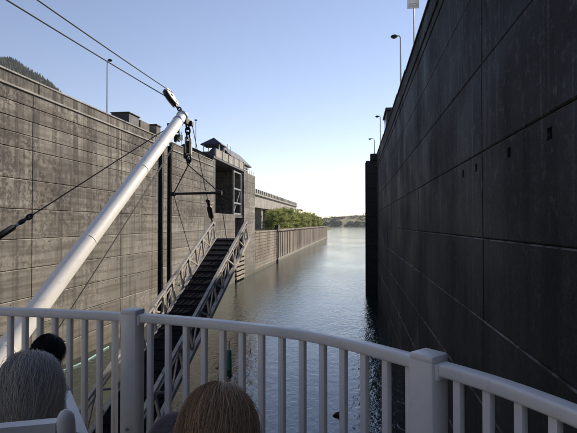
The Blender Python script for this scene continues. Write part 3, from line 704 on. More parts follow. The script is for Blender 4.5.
def rpost(s, w):
    p, t = at_s(s); a = math.atan2(t.y, t.x); m = MB()
    m.box((-w/2, -w/2, 0), (w/2, w/2, ZT+0.018-DK), 0.008); o = bpy.data.objects.new('post', m.mesh('post', smooth=35)); link(o, RL)
    o.data.materials.append(M['white']); o.location = Vector((p.x, p.y, DK))-org(RL); o.rotation_euler.z = a
    m = MB(); m.box((-w/2-.0015, -w/2-.0015, ZT-0.006-DK), (w/2+.0015, w/2+.0015, ZT+0.022-DK), 0.010)
    c = bpy.data.objects.new('post_cap', m.mesh('post_cap', smooth=35)); link(c, o); c.data.materials.append(M['white'])
    for zb in (0.10, 0.55):
        m = MB(); m.tube([(0, -w/2+0.001, zb), (0, -w/2-0.006, zb)], 0.009, 8); c = bpy.data.objects.new('bolt', m.mesh('bolt')); link(c, o); c.data.materials.append(M['galv'])
    for sg in (-1, 1):
        m = MB(); m.box((sg*w/2-(0.012 if sg < 0 else 0), -0.033, ZT-0.052-DK), (sg*w/2+(0.012 if sg > 0 else 0), 0.033, ZT-0.002-DK), 0.004)
        c = bpy.data.objects.new('rail_bracket', m.mesh('rail_bracket', smooth=35)); link(c, o); c.data.materials.append(M['white'])
rpost(sP, 0.084); rpost(sQ, 0.088)
for s in (0.02, sP-2.6, sQ+2.0): rpost(s, 0.084)

# ------------------------------------------------------------------ boom
BH, BTIP = Vector((-9.38, 7.82, 5.08)), Vector((-9.38, 24.17, 16.97))
BD = (BTIP-BH).normalized()
BM = thing('boom', BH, 'long white steel boom slanting up from the boat over the gangway', 'boom')
b = MB(); b.tube([BH, BH+BD*0.7, BTIP-BD*1.3, BTIP-BD*0.6, BTIP], [0.25, 0.303, 0.292, 0.28, 0.255], 36); b.build('pipe', M['boom'], BM, 40)
b = MB(); b.tube([BTIP-BD*0.72, BTIP-BD*0.62], 0.305, 32); b.build('collar', M['galv'], BM, 40)
b = MB(); b.tube([BTIP-BD*0.005, BTIP+BD*0.08], 0.31, 28); b.tube([BTIP+BD*0.08, BTIP+BD*0.2], [0.15, 0.12], 12); b.build('end_cap', M['galv'], BM, 40)
b = MB(); b.box((-9.28, 24.1, 16.55), (-9.11, 24.85, 16.92), 0.03); b.box((-9.18, 24.65, 16.55), (-8.98, 24.92, 16.82), 0.03); b.build('sheave_lug', M['iron'], BM)
b = MB(); b.box((-9.76, 23.03, 16.03), (-9.62, 23.55, 16.37), 0.02); b.build('guy_lug', M['iron'], BM)
for t in (4.4, 9.2, 14.3):
    b = MB(); p = BH+BD*t; b.tube([p, p+BD*0.06], 0.3055, 36); b.build('weld_band', M['boom'], BM, 40)

def torus_link(m, c, d, n, L=0.27, Wd=0.17, r=0.03):
    """an oval chain link in the plane of d and n"""
    d = d.normalized(); n = (n-d*n.dot(d)).normalized()
    pts = [Vector(c)+d*(math.cos(k*2*math.pi/14)*L/2)+n*(math.sin(k*2*math.pi/14)*Wd/2) for k in range(15)]
    m.tube(pts, r, 6, caps=False)

# topping lift block
TBc = Vector((-9.89, 23.83, 17.90)); tdir = (Vector((-9.44, 7.14, 17.5))-TBc).normalized(); side = Vector((0.90, 0.30, 0.25)); side = (side-tdir*side.dot(tdir)).normalized(); upv = tdir.cross(side)
adir = Vector((-0.46, -0.42, 0.78)).normalized(); side = (side-adir*side.dot(adir)).normalized(); upv = adir.cross(side)
TB = thing('pulley_block', TBc, 'cream painted pulley block above the boom tip on the twin cables', 'pulley block')
def cheek(m, off, th, L=0.52, Wd=0.29):
    pts = []
    for k in range(20):
        a = 2*math.pi*k/20; x = math.cos(a)*L; y_ = math.sin(a)*Wd*(1.0-0.25*math.cos(a))
        pts.append(TBc - adir*x + upv*y_ + side*off)
    n = len(pts); m.add(pts+[p+side*th for p in pts], [tuple(range(n)), tuple(range(n, 2*n))[::-1]]+[(i, (i+1) % n, (i+1) % n+n, i+n) for i in range(n)])
for of in (-0.15, 0.11): b = MB(); cheek(b, of, 0.048); b.build('cheek_plate', M['cream'], TB)
b = MB(); b.tube([TBc-side*0.099+adir*0.1, TBc+side*0.099+adir*0.1], 0.315, 22); b.build('sheave', M['iron'], TB, 40)
b = MB(); b.tube([TBc-side*0.2+adir*0.1, TBc+side*0.195+adir*0.1], 0.077, 10); b.tube([TBc-side*0.19-adir*0.29, TBc+side*0.19-adir*0.29], 0.05, 8); b.build('pin', M['iron'], TB, 40)
b = MB(); cheek(b, -0.05, 0.10, 0.55, 0.33); b.build('strap', M['iron'], TB)
b = MB(); e = TBc-adir*0.50; tgt = BTIP+BD*0.17+Vector((-.03, 0, .17)); dd = (tgt-e)
for k in range(3): torus_link(b, e+dd*(k+0.5)/3, dd, side if k % 2 else upv, dd.length/3*1.35, 0.19, 0.041)
b.build('shackle', M['iron'], TB, 50)

def cable(name, pts, r, label, cat='cable', group=None, n=6):
    b = MB(); P = [Vector(p) for p in pts]
    b.tube(P, r, n); return tag(b.build(name, M['wire'], None, 50, base=P[0]), label, cat, group)
def sag(p, q, s, n=14):
    p = Vector(p); q = Vector(q); return [p.lerp(q, k/n) - Vector((0, 0, 4*s*(k/n)*(1-k/n))) for k in range(n+1)]
TC = 'twin topping lift cables'
cable('topping_cable', sag((-9.96, 23.63, 17.87), (-9.69, 7.14, 17.32), 0.05), 0.024, 'lower of the two dark cables crossing the sky to the pulley block', group=TC)
cable('topping_cable', sag((-9.72, 23.68, 18.14), (-9.18, 7.14, 17.63), 0.05), 0.024, 'upper of the two dark cables crossing the sky to the pulley block', group=TC)
gp, gq = Vector((-9.72, 23.32, 16.23)), Vector((-13.6, 8.5, 7.09))
cable('guy_wire', [gp, gp.lerp(gq, .537)], 0.024, 'dark guy wire running from boom tip down across the left wall')
TBK = thing('turnbuckle', gp.lerp(gq, .57), 'black turnbuckle on the guy wire at the left edge', 'turnbuckle')
g = lambda t: gp.lerp(gq, t)
b = MB(); b.tube([g(.537), g(.545), g(.549), g(.556), g(.560), g(.562)], [0.035, 0.06, 0.085, 0.085, 0.06, 0.035], 10); b.build('body', M['iron'], TBK, 40)
b = MB(); b.tube([g(.562), g(.569)], 0.055, 8); b.build('threaded_rod', M['galv'], TBK, 40)
b = MB(); torus_link(b, g(.533), gq-gp, Vector((0, 0, 1)), 0.28, 0.15, 0.04); b.build('eye', M['iron'], TBK, 50)
b = MB(); b.tube([g(.569), g(.574), g(.61), g(.62)], [0.05, 0.11, 0.11, 0.05], 10); b.build('lower_body', M['iron'], TBK, 40)
cable('guy_wire', [g(.62), gq], 0.024, 'short lower end of the guy wire below the turnbuckle')
cable('hoist_fall', sag((-9.15, 23.63, 15.95), (-8.5, 10.2, 6.44), 0.08), 0.014, 'thin hoist line just right of the boom, outer of two', group='hoist lines under the boom')
cable('hoist_fall', sag((-9.18, 23.12, 15.6), (-8.75, 10.9, 6.61), 0.08), 0.012, 'thin hoist line just right of the boom, inner of two', group='hoist lines under the boom')

# ------------------------------------------------------------------ chain tackle under the tip
apx = Vector((-9.08, 24.36, 14.33))
TK = thing('chain_tackle', (-9.1, 24.5, 15.5), 'heavy chain and weathered hoist block hanging under boom tip', 'tackle')
top = Vector((-9.18, 24.48, 16.64)); dn = Vector((0.05, 0, -1)).normalized()
b = MB()
for k in range(3): torus_link(b, top+dn*(0.15+0.26*k), dn, Vector((1, 0.2, 0)) if k % 2 else Vector((0.3, 1, 0)), 0.38, 0.24, 0.052)
b.build('chain', M['iron'], TK, 50)
b = MB(); c = top+dn*1.15
b.box((c.x-.19, c.y-.12, c.z-.51), (c.x-.077, c.y+.12, c.z+.41), 0.05); b.box((c.x+.077, c.y-.12, c.z-.61), (c.x+.19, c.y+.12, c.z+.34), 0.05); b.build('side_plate', M['cream'], TK)
b = MB(); b.tube([(c.x-.075, c.y, c.z), (c.x+.075, c.y, c.z)], 0.2, 18); b.tube([(c.x-.07, c.y, c.z-.37), (c.x+.07, c.y, c.z-.37)], 0.15, 16); b.build('sheave', M['iron'], TK, 40)
b = MB(); b.box((c.x-.26, c.y-.11, c.z-.80), (c.x-.10, c.y+.11, c.z-.02), 0.04); b.build('body', M['iron'], TK)
b = MB(); torus_link(b, Vector((c.x+.02, c.y, c.z-.80)), dn, Vector((1, 0, 0)), 0.42, 0.25, 0.055); torus_link(b, apx+Vector((0, 0, .17)), dn, Vector((0.2, 1, 0)), 0.34, 0.18, 0.05); b.build('hook', M['iron'], TK, 50)
T = thing('snatch_block', (-9.55, 23.8, 15.8), 'small dark snatch block hanging beside the chain tackle', 'pulley block')
b = MB(); b.tube([(-9.59, 23.77, 15.72), (-9.42, 23.83, 15.72)], 0.19, 14); b.build('sheave', M['iron'], T, 40)
b = MB(); b.box((-9.64, 23.68, 15.5), (-9.598, 23.89, 16.1), 0.014); b.box((-9.41, 23.72, 15.5), (-9.37, 23.92, 16.1), 0.014); b.build('side_plate', M['iron'], T)
b = MB(); torus_link(b, Vector((-9.5, 23.8, 16.2)), dn, Vector((1, 0, 0)), 0.38, 0.2, 0.04); b.build('shackle', M['iron'], T, 50)

# spreader and bridle
SA, SB = Vector((-9.93, 24.36, 12.75)), Vector((-7.36, 24.56, 12.80))
SP = thing('spreader_bar', (SA+SB)/2, 'dark horizontal spreader bar hanging in a wire triangle below the tackle', 'spreader')
b = MB(); b.tube([SA, SB], 0.07, 12); b.build('bar', M['iron'], SP, 40)
for p in (SA, SB):
    b = MB(); b.tube([p-Vector((.12, 0, 0)), p+Vector((.12, 0, 0))], 0.125, 12); b.build('end_fitting', M['iron'], SP, 40)
cable('bridle_wire', [apx, SA], 0.032, 'left leg of the wire triangle above the spreader bar', group='bridle wires')
cable('bridle_wire', [apx, SB], 0.032, 'right leg of the wire triangle above the spreader bar', group='bridle wires')

# ------------------------------------------------------------------ gangway stage
NA = Vector((0, 12.6, 1.15)); FB = Vector((0, 32.9, 10.0))     # bottom chord, near and far
ax = (FB-NA).normalized(); nv = Vector((0, -ax.z, ax.y)); LEN = (FB-NA).length; HT = 1.42
GX0, GX1 = -10.16, -7.73
G = thing('gangway', (-8.95, 12.6, FD), 'raised landing gangway with weathered truss sides and dark plank floor', 'gangway')
def gpt(x, t, h=0): p = NA + ax*t + nv*h; return Vector((x, p.y, p.z))
N = 16
for x, sg in ((GX0, -1), (GX1, 1)):
    b = MB(); b.bar(gpt(x, 0, HT), gpt(x, LEN, HT), 0.16, 0.13); b.build('top_chord', M['stage'], G)
    b = MB(); b.bar(gpt(x, 0.1, HT*0.78), gpt(x, LEN-.1, HT*0.78), 0.06, 0.07); b.build('mid_rail', M['stage'], G)
    b = MB(); b.bar(gpt(x, -0.1, 0), gpt(x, LEN+0.05, 0), 0.20, 0.24); b.build('bottom_chord', M['stage'], G)
    for k in range(N+1):
        t = min(max(LEN*k/N, 0.08), LEN-0.08)
        b = MB(); b.bar(gpt(x, t, 0.08), gpt(x, t, HT-0.06), 0.10, 0.11); b.build('truss_post', M['stage'], G)
        if k < N:
            t2 = LEN*(k+1)/N; b = MB()
            if k % 2: b.bar(gpt(x, t, 0.12), gpt(x, t2, HT-0.12), 0.07, 0.09)
            else: b.bar(gpt(x, t, HT-0.12), gpt(x, t2, 0.12), 0.07, 0.09)
            b.build('truss_diagonal', M['stage'], G)
            b = MB(); q = [gpt(x-sg*.09, t2-.18, HT-.09), gpt(x-sg*.09, t2+.18, HT-.09), gpt(x-sg*.09, t2, HT-.42)]
            b.add(q+[p+Vector((-sg*.012, 0, 0)) for p in q], [(0,1,2),(3,5,4),(0,1,4,3),(1,2,5,4),(2,0,3,5)]); b.build('gusset_plate', M['stage'], G)
npl = 58
slabf = [(0,1,2,3),(4,5,6,7),(0,1,5,4),(1,2,6,5),(2,3,7,6),(3,0,4,7)]
for k in range(npl):
    t = LEN*k/npl; b = MB()
    p = [gpt(GX0+0.11, t+.012, 0.02), gpt(GX1-0.11, t+.012, 0.02), gpt(GX1-0.11, t+LEN/npl-.012, 0.02), gpt(GX0+0.11, t+LEN/npl-.012, 0.02)]
    b.add(p+[q+nv*0.06 for q in p], slabf); b.build('floor_plank', M['planks'], G)
    if k % 2:
        b = MB(); p = [gpt(GX0+0.2, t+.03, 0.083), gpt(GX1-0.2, t+.03, 0.083), gpt(GX1-0.2, t+.10, 0.083), gpt(GX0+0.2, t+.10, 0.083)]
        b.add(p+[q+nv*0.035 for q in p], slabf); b.build('cleat', M['planks'], G)
for k in range(9):
    b = MB(); t = LEN*(k+.5)/9; b.bar(gpt(GX0, t, -0.15), gpt(GX1, t, -0.15), 0.15, 0.16); b.build('floor_beam', M['iron'], G)
LC = 'lifting wires of the gangway'
cable('lifting_wire', [SA, gpt(GX0, 17.1, HT+.05)], 0.020, 'thin wire from left end of spreader bar down to gangway', group=LC)
cable('lifting_wire', [SB, gpt(GX1, 17.1, HT+.05)], 0.020, 'thin wire from right end of spreader bar down to gangway', group=LC)
hp, hq = Vector((-9.01, 24.74, 16.62)), gpt(GX0, LEN-0.25, HT+.03); h = lambda t: hp.lerp(hq, t)
cable('stay_wire', [hp, h(.72)], 0.022, 'dark stay wire from boom tip to the far end of gangway')
T = thing('turnbuckle', h(.8), 'black turnbuckle just above the far end of the gangway', 'turnbuckle')
b = MB(); b.tube([h(.72), h(.735), h(.75), h(.79), h(.80)], [0.03, 0.17, 0.12, 0.10, 0.08], 10); b.build('upper_body', M['iron'], T, 40)
b = MB(); b.tube([h(.80), h(.82), h(.93), h(.95)], [0.08, 0.19, 0.17, 0.08], 10); b.build('body', M['iron'], T, 40)
b = MB(); b.tube([h(.95), h(1)], 0.05, 8); b.build('rod', M['iron'], T, 40)

# loose lines hanging ahead of the bow
cable('bow_line', sag((-4.6, 13.4, FD+0.1), (-9.6, 39.5, 0.15), 0.8, 26), 0.035, 'dark line trailing over the water ahead of the bow', 'rope', 'lines over the water')
cable('bow_line', sag((-4.3, 13.2, FD+0.1), (-9.2, 40.2, 0.15), 1.0, 26), 0.028, 'thinner dark line trailing beside the other bow line', 'rope', 'lines over the water')
T = thing('marker_float', (-9.6, 34.6, 0), 'small teal marker float on the water behind the railing', 'float')
b = MB(); b.tube([(-9.6, 34.6, -0.3), (-9.6, 34.6, 1.5)], [0.22, 0.17], 12); b.build('float_body', M['teal'], T, 40)
b = MB(); b.tube([(-9.6, 34.6, 1.5), (-9.6, 34.6, 2.2)], 0.04, 6); b.build('staff', M['iron'], T, 40)
T = thing('boom_float', (-22.2, 35, 0), 'teal floating rope lying along the foot of the left wall', 'rope')
b = MB(); b.tube([(XL+1.0+0.25*math.sin(k), 24+k*1.4, 0.02) for k in range(12)], 0.09, 8); b.build('rope', M['teal'], T, 50)
T = thing('driftwood', (-1.06, 27.3, 0), 'small dark piece of driftwood floating on the water', 'driftwood')
b = MB(); b.tube([(-1.35, 27.2, 0.02), (-1.1, 27.3, 0.10), (-0.85, 27.28, 0.12), (-0.7, 27.35, 0.03)], [0.03, 0.11, 0.09, 0.03], 8); b.build('log', M['drift'], T, 50)
b = MB(); b.tube([(-1.0, 27.3, 0.1), (-0.95, 27.15, 0.3)], [0.05, 0.02], 6); b.build('stub', M['drift'], T, 50)

# ------------------------------------------------------------------ chairs
def chair(loc, rz, top, label):
    T = thing('porch_chair', loc, label, 'chair', 'white porch chairs on the deck'); T.rotation_euler.z = rz
    ORG[T.name] = Vector((0, 0, 0)); lean = 0.20
    def bp(x, z): return (x, -0.22-(z-0.42)*lean, z)
    def put(m, n, sm=35):
        o = bpy.data.objects.new(n, m.mesh(n, smooth=sm)); link(o, T); o.data.materials.append(M['white'])
    for sx in (-1, 1):
        m = MB(); m.tube([bp(sx*.26, .03), bp(sx*.26, .5), bp(sx*.26, top-.06), bp(sx*.26, top-.03), bp(sx*.26, top-.016), bp(sx*.26, top-.006), bp(sx*.26, top)], [.018, .019, .020, .0195, .0175, .012, .003], 20); put(m, 'back_post')
        m = MB(); m.tube([(sx*.27, .26, .03), (sx*.27, .26, .58)], .024, 12); put(m, 'leg')
        m = MB(); m.box((sx*.27-.05, -.26, .58), (sx*.27+.05, .30, .606), .01); put(m, 'armrest')
        m = MB(); m.tube([(sx*.27, -.5, .06), (sx*.27, -.2, .02), (sx*.27, .2, .02), (sx*.27, .45, .07)], .02, 8); put(m, 'runner')
    m = MB(); a, c = bp(-.24, top-.07), bp(.24, top-.07); m.bar(a, c, .03, .085); put(m, 'top_rail')
    m = MB(); m.bar(bp(-.24, .52), bp(.24, .52), .03, .06); put(m, 'lower_rail')
    for k in range(7):
        x = -.2+k*.4/6; m = MB(); m.bar(bp(x, .54), bp(x, top-.1), .014, .035); put(m, 'back_slat')
    for k in range(7): m = MB(); y = -.19+k*.075; m.box((-.25, y, .42), (.25, y+.062, .442), .005); put(m, 'seat_slat')
    m = MB(); m.box((-.25, .24, .36), (.25, .28, .418)); put(m, 'apron')
    return T
chair((-1.02, 1.20, DK), R(22), 1.115, 'white porch chair under the grey haired person, rounded post in view')
chair((-0.71, 1.66, DK), R(-50), 0.92, 'white porch chair seen edge on, right of the grey haired head')
chair((-0.29, 1.10, DK), R(4), 0.86, 'low white porch chair hidden under the blond haired person')

# ------------------------------------------------------------------ people
def person(head_top, face, seated, label, group, top_m, leg_m, hair, scale=1.0, hip_back=0.0):
    """head_top: world point of the crown; face: heading (radians, 0 = +Y)"""
    hx, hy, hz = head_top; k = scale
    S = lambda v: v*k
    rot = Matrix.Rotation(face, 4, 'Z')
    H = hz-DK
    hc = Vector((0, 0, H-S(.118)))                       # head centre
    nb = Vector((0, -S(.03), H-S(.25)))                  # neck base
    verts, rad, edges = [], [], []
    def V(p, r): verts.append(Vector(p)); rad.append(r); return len(verts)-1
    def E(a, b_): edges.append((a, b_))
    sh = nb.z-S(.045)
    hipz = (0.50*k+0.03 if seated else H*0.50)
    pel = V((0, -S(.06)-hip_back, hipz), (S(.15), S(.11)))
    ab = V((0, -S(.07)-hip_back*.6, hipz*.6+sh*.4), (S(.135), S(.10)))
    chs = V((0, -S(.05), hipz*.25+sh*.75), (S(.15), S(.105)))
    nk = V(nb, (S(.062), S(.062))); hd = V(hc-Vector((0, 0, S(.02))), (S(.06), S(.07)))
    E(pel, ab); E(ab, chs); E(chs, nk); E(nk, hd)
    hands = []
    for sx in (-1, 1):
        s0 = V((sx*S(.165), -S(.045), sh), (S(.06), S(.06))); E(chs, s0)
        if seated:
            el = V((sx*S(.235), S(.04), sh-S(.27)), (S(.043), S(.043))); wr = V((sx*S(.13), S(.24), hipz+S(.13)), (S(.028), S(.028)))
            kn = V((sx*S(.11), S(.36)-hip_back, hipz+S(.02)), (S(.062), S(.062))); an = V((sx*S(.11), S(.34)-hip_back, S(.10)), (S(.042), S(.042)))
        else:
            el = V((sx*S(.20), -S(.02), sh-S(.25)), (S(.04), S(.04))); wr = V((sx*S(.19), S(.05), sh-S(.46)), (S(.026), S(.026)))
            kn = V((sx*S(.085), S(.0), hipz*.52), (S(.058), S(.058))); an = V((sx*S(.085), -S(.03), S(.08)), (S(.04), S(.04)))
        hp_ = V((sx*S(.09), -S(.03)-hip_back, hipz-S(.02)), (S(.085), S(.085)))
        toe = V((verts[an].x, verts[an].y+S(.14), S(.035)), (S(.035), S(.03)))
        E(s0, el); E(el, wr); E(pel, hp_); E(hp_, kn); E(kn, an); E(an, toe)
        d = (verts[wr]-verts[el]).normalized(); d = (d+Vector((0, .5, -.1))).normalized(); sd_ = Vector((1, 0, 0)); sd_ = (sd_-d*sd_.dot(d)).normalized()
        pm = V(verts[wr]+d*S(.06), (S(.03), S(.02))); E(wr, pm); hands.append(verts[pm].copy())
        for q in range(4):
            L = (0.062, 0.072, 0.068, 0.052)[q]*k; ff = (q-1.5)*S(.019)*sx*-1
            k0 = V(verts[pm]+sd_*ff+d*S(.03), (S(.0095), S(.0095))); k1 = V(verts[pm]+sd_*ff*1.1+d*(S(.03)+L*.55)+Vector((0, 0, -S(.008))), (S(.009), S(.009)))
            k2 = V(verts[k1]+d*L*.3+Vector((0, 0, -S(.026))), (S(.0075), S(.0075))); E(pm, k0); E(k0, k1); E(k1, k2)
        t1 = V(verts[wr]+d*S(.04)-sd_*sx*S(.036), (S(.011), S(.011))); t2 = V(verts[t1]+d*S(.04)-sd_*sx*S(.012), (S(.009), S(.009))); E(wr, t1); E(t1, t2)
    me = bpy.data.meshes.new('skel'); me.from_pydata(verts, edges, []); o = bpy.data.objects.new('skel', me); COL.objects.link(o)
    md = o.modifiers.new('s', 'SKIN'); md.use_smooth_shade = True
    for i, r in enumerate(rad): me.skin_vertices[0].data[i].radius = r
    me.skin_vertices[0].data[pel].use_root = True
    o.modifiers.new('d', 'SUBSURF').levels = 1
    dg = bpy.context.evaluated_depsgraph_get(); dg.update(); skin = bpy.data.meshes.new_from_object(o.evaluated_get(dg))
    bm = bmesh.new(); bm.from_mesh(skin); bpy.data.objects.remove(o)
    hb = bmesh.new(); bmesh.ops.create_uvsphere(hb, u_segments=32, v_segments=24, radius=1)
    for v in hb.verts:
        p = v.co.copy(); jaw = max(0, -p.z); w = 1-.28*jaw
        q = Vector((p.x*.077*w, p.y*.098*(1-.12*jaw)+(.012*jaw if p.y > 0 else .0), p.z*.118))
        if p.y > 0:
            q.y += .026*math.exp(-(q.x/.013)**2-((q.z+.022)/.022)**2)                    # nose
            q.y -= .010*sum(math.exp(-((q.x-e)/.017)**2-((q.z-.004)/.013)**2) for e in (-.032, .032))   # eye sockets
            q.y += .006*math.exp(-(q.x/.024)**2-((q.z+.062)/.009)**2) + .009*math.exp(-(q.x/.022)**2-((q.z+.098)/.016)**2)
        v.co = hc + q*k
    for e in (-1, 1):
        r_ = bmesh.ops.create_uvsphere(hb, u_segments=10, v_segments=8, radius=1)
        for v in r_['verts']: v.co = hc + Vector((e*.077+v.co.x*.011, -.006+v.co.y*.02, -.012+v.co.z*.032))*k
    tm = bpy.data.meshes.new('t'); hb.to_mesh(tm); hb.free(); bm.from_mesh(tm); bm.to_mesh(tm); bm.free()
    o = bpy.data.objects.new('t', tm); COL.objects.link(o); rm = o.modifiers.new('r', 'REMESH'); rm.mode = 'VOXEL'; rm.voxel_size = 0.0085
    sm_ = o.modifiers.new('sm', 'SMOOTH'); sm_.factor = .5; sm_.iterations = 2
    dg.update(); dg = bpy.context.evaluated_depsgraph_get(); body = bpy.data.meshes.new_from_object(o.evaluated_get(dg)); bpy.data.objects.remove(o)
    body.shade_smooth(); body.materials.clear()
    for m_ in (M['skin'], top_m, leg_m): body.materials.append(m_)
    for p in body.polygons:
        c = p.center; mi = 0
        if c.z < nb.z + S(.005): mi = 1
        if mi == 1 and min((c-h_).length for h_ in hands) < S(.105): mi = 0
        elif c.z < hipz+S(.03) or (seated and c.y > S(.12) and c.z < hipz+S(.085)): mi = 2
        p.material_index = mi
    T = thing('person', (hx, hy, DK), label, 'person', group); T.rotation_euler.z = face
    bo = bpy.data.objects.new('body', body); link(bo, T)
    for e in (-1, 1):
        m = MB(); m.sphere(hc+Vector((e*.032, .084, .004))*k, .012*k, 10, 8); eo = bpy.data.objects.new('eye', m.mesh('eye', smooth=60)); link(eo, T); eo.data.materials.append(M['glass'])
    # hair: thousands of fine strands over the scalp
    hm, n, L, vol, wave, rad_h, seed = hair
    rg = np.random.default_rng(seed); ns = 13
    u = rg.random(n); th = rg.random(n)*2*np.pi
    cz = 1-1.36*u; sn = np.sqrt(np.maximum(0, 1-cz**2)); dx, dy = sn*np.cos(th), sn*np.sin(th)
    ty = dy*math.cos(R(-30))-cz*math.sin(R(-30)); tz = dy*math.sin(R(-30))+cz*math.cos(R(-30))
    keep = ~((ty > 0.45) & (tz < 0.48)) & ~((ty > 0.0) & (tz < -0.05)) & (tz > -0.45); dx, dy, cz = dx[keep], dy[keep], cz[keep]; n = len(dx)
    A = np.array([.077, .098, .118])*k
    clump = rg.integers(0, 90, n); coff = rg.normal(0, 1, (90, 3)); cl = rg.random(90)
    # start direction and the polar march down the head
    pol0 = np.arccos(np.clip(cz, -1, 1)); az = np.arctan2(dy, dx)
    side_ = np.sign(np.sin(0)*0+dx+1e-6)
    pts = np.zeros((n, ns, 3)); Ls = L*(0.72+0.28*rg.random(n))*(0.9+0.2*cl[clump])*k
    lift = vol*(0.35+0.65*rg.random(n))*k; fly = rg.random(n) < 0.03; lift = np.where(fly, lift+rg.random(n)*.014*k, lift)
    step = Ls/(ns-1); pos = np.stack([dx, dy, cz], 1)*(A+.002); pol = pol0.copy(); zdrop = np.zeros(n); outr = np.zeros((n, 3)); done = np.zeros(n, bool)
    ph = coff[clump, 0]*3 + rg.normal(0, .35, n); fr = 5+coff[clump, 1]
    cur = pos.copy(); 
    tl = R(-30); ct, st_ = math.cos(tl), math.sin(tl); tw = rg.normal(0, .22, n)
    dirz = np.ones(n)
    for j in range(ns):
        f = j/(ns-1); g_ = lift*min(1, f*4)
        on = dirz > -0.12
        pol = np.where(on & (j > 0), pol + step/(A[2]*0.93), pol); a2 = az + tw*np.clip(pol-pol0, 0, 1.2)
        d0, d1, d2 = np.sin(pol)*np.cos(a2), np.sin(pol)*np.sin(a2), np.cos(pol)
        e1, e2 = d1*ct-d2*st_, d1*st_+d2*ct; dirz = e2
        surf = np.stack([d0*(A[0]+g_), e1*(A[1]+g_), e2*(A[2]+g_)], 1)
        if j > 0: zdrop = np.where(~on, zdrop+step, zdrop)
        tuck = 1-np.clip(zdrop/(.22*k), 0, 1)*0.20
        surf[:, 0] *= tuck; surf[:, 1] = surf[:, 1]*np.where(surf[:, 1] > 0, tuck, 1-np.clip(zdrop/(.3*k), 0, 1)*.05); surf[:, 2] -= zdrop
        w_ = wave*f*k
        surf[:, 0] += w_*np.sin(ph+fr*f*6.28); surf[:, 1] += w_*np.cos(ph*1.3+fr*f*5.5)
        surf += coff[clump]*np.array([.0075, .0075, .004])*f*k + rg.normal(0, .0007+wave*.06, (n, 3))*k
        pts[:, j] = surf
    pts += np.array(hc)
    tang = np.gradient(pts, axis=1); tang /= np.linalg.norm(tang, axis=2, keepdims=True)+1e-9
    out = pts-np.array(hc); sdv = np.cross(tang, out); sdv /= np.linalg.norm(sdv, axis=2, keepdims=True)+1e-9; nrv = np.cross(sdv, tang)
    tp = (rad_h*(1-.75*np.linspace(0, 1, ns)**2))[None, :, None]*(0.7+.6*rg.random(n))[:, None, None]
    vv = np.stack([pts+(sdv*math.cos(a)+nrv*math.sin(a))*tp for a in (0, 2.094, 4.189)], 2).reshape(-1, 3)
    base = (np.arange(n)[:, None]*ns + np.arange(ns-1)[None, :]).reshape(-1)*3
    q = np.concatenate([np.stack([base+a, base+b_, base+3+b_, base+3+a], 1) for a, b_ in ((0, 1), (1, 2), (2, 0))])
    me = bpy.data.meshes.new('hair'); me.vertices.add(len(vv)); me.vertices.foreach_set('co', vv.reshape(-1)); nq = len(q)
    me.loops.add(nq*4); me.loops.foreach_set('vertex_index', q.reshape(-1).astype(np.int32)); me.polygons.add(nq)
    me.polygons.foreach_set('loop_start', (np.arange(nq)*4).astype(np.int32)); me.update(calc_edges=True); me.shade_smooth()
    sval = np.clip(0.6*cl[clump]+0.4*rg.random(n), 0, 1); at_ = me.attributes.new('strand', 'FLOAT', 'POINT'); at_.data.foreach_set('value', np.repeat(sval, ns*3).astype(np.float32))
    me.materials.append(hm); ho = bpy.data.objects.new('hair', me); link(ho, T)
    # thick under-layer of the hairdo so no scalp shows through
    m = MB(); bmu = bmesh.new(); bmesh.ops.create_uvsphere(bmu, u_segments=28, v_segments=18, radius=1)
    bmesh.ops.delete(bmu, geom=[v for v in bmu.verts if (v.co.y > .30 and v.co.z < .5) or v.co.z < -.55], context='VERTS')
    for v in bmu.verts: v.co = hc + Vector((v.co.x*(A[0]+.10*vol*k), v.co.y*(A[1]+.10*vol*k), v.co.z*(A[2]+.10*vol*k)))
    m.addbm(bmu); so = bpy.data.objects.new('hair_underlayer', m.mesh('hair_underlayer', smooth=60)); link(so, ho); so.data.materials.append(hm)
    return T
HG = m_hair('silver_grey_hair', (0.52, 0.46, 0.39), (0.97, 0.90, 0.79))
HB = m_hair('dark_blond_hair', (0.34, 0.20, 0.105), (0.82, 0.56, 0.32))
HK = m_hair('black_hair', (0.012, 0.011, 0.011), (0.03, 0.027, 0.026))
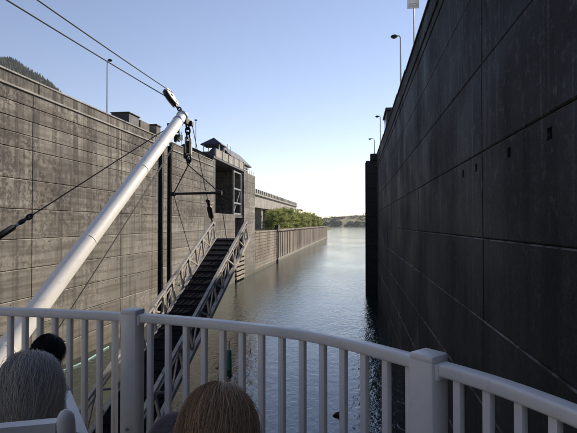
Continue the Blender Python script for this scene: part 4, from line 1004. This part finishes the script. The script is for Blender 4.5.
HC = m_hair('brown_curly_hair', (0.42, 0.31, 0.29), (0.72, 0.58, 0.55))
person((-0.965, 1.27, 10.715), R(24), True, 'person with shoulder length silver grey hair seated in a white chair', 'people on the deck', cloth('charcoal_knit', (0.06, 0.06, 0.07)), cloth('navy_trousers', (0.03, 0.04, 0.07)), (HG, 13000, 0.34, 0.019, 0.008, 0.00048, 1), 0.98)
person((-0.31, 1.03, 10.735), R(3), True, 'person with straight dark blond hair seen from behind at lower centre', 'people on the deck', cloth('olive_jacket', (0.07, 0.075, 0.05)), cloth('denim', (0.05, 0.07, 0.13)), (HB, 15000, 0.42, 0.017, 0.005, 0.00045, 2), 1.0)
person((-1.285, 1.80, 10.63), R(-12), False, 'small person with short black hair standing at the railing behind the grey haired head', 'people on the deck', cloth('black_top', (0.02, 0.02, 0.022)), cloth('dark_jeans', (0.03, 0.035, 0.05)), (HK, 5500, 0.12, 0.014, 0.003, 0.0006, 3), 0.66)
person((-0.64, 1.60, 10.405), R(-78), True, 'small person with curly brown hair at the bottom edge left of the blond head', 'people on the deck', cloth('mauve_fleece', (0.20, 0.14, 0.15)), cloth('grey_leggings', (0.09, 0.09, 0.10)), (HC, 6000, 0.17, 0.026, 0.014, 0.0006, 4), 0.74)

# ------------------------------------------------------------------ river haze
b = MB(); b.box((-3990, -290, -6), (3990, 6200, 820)); hz_ = b.build('haze', None)
hm = bpy.data.materials.new('thin_haze'); hm.use_nodes = True; hn = hm.node_tree
for n_ in list(hn.nodes):
    if n_.type != 'OUTPUT_MATERIAL': hn.nodes.remove(n_)
pv = hn.nodes.new('ShaderNodeVolumePrincipled'); pv.inputs['Color'].default_value = (0.86, 0.90, 0.96, 1); pv.inputs['Density'].default_value = 0.000035; pv.inputs['Anisotropy'].default_value = 0.3
hn.links.new(pv.outputs[0], [n_ for n_ in hn.nodes if n_.type == 'OUTPUT_MATERIAL'][0].inputs['Volume'])
hz_.data.materials.append(hm); tag(hz_, 'thin pale haze over the river', kind='stuff')
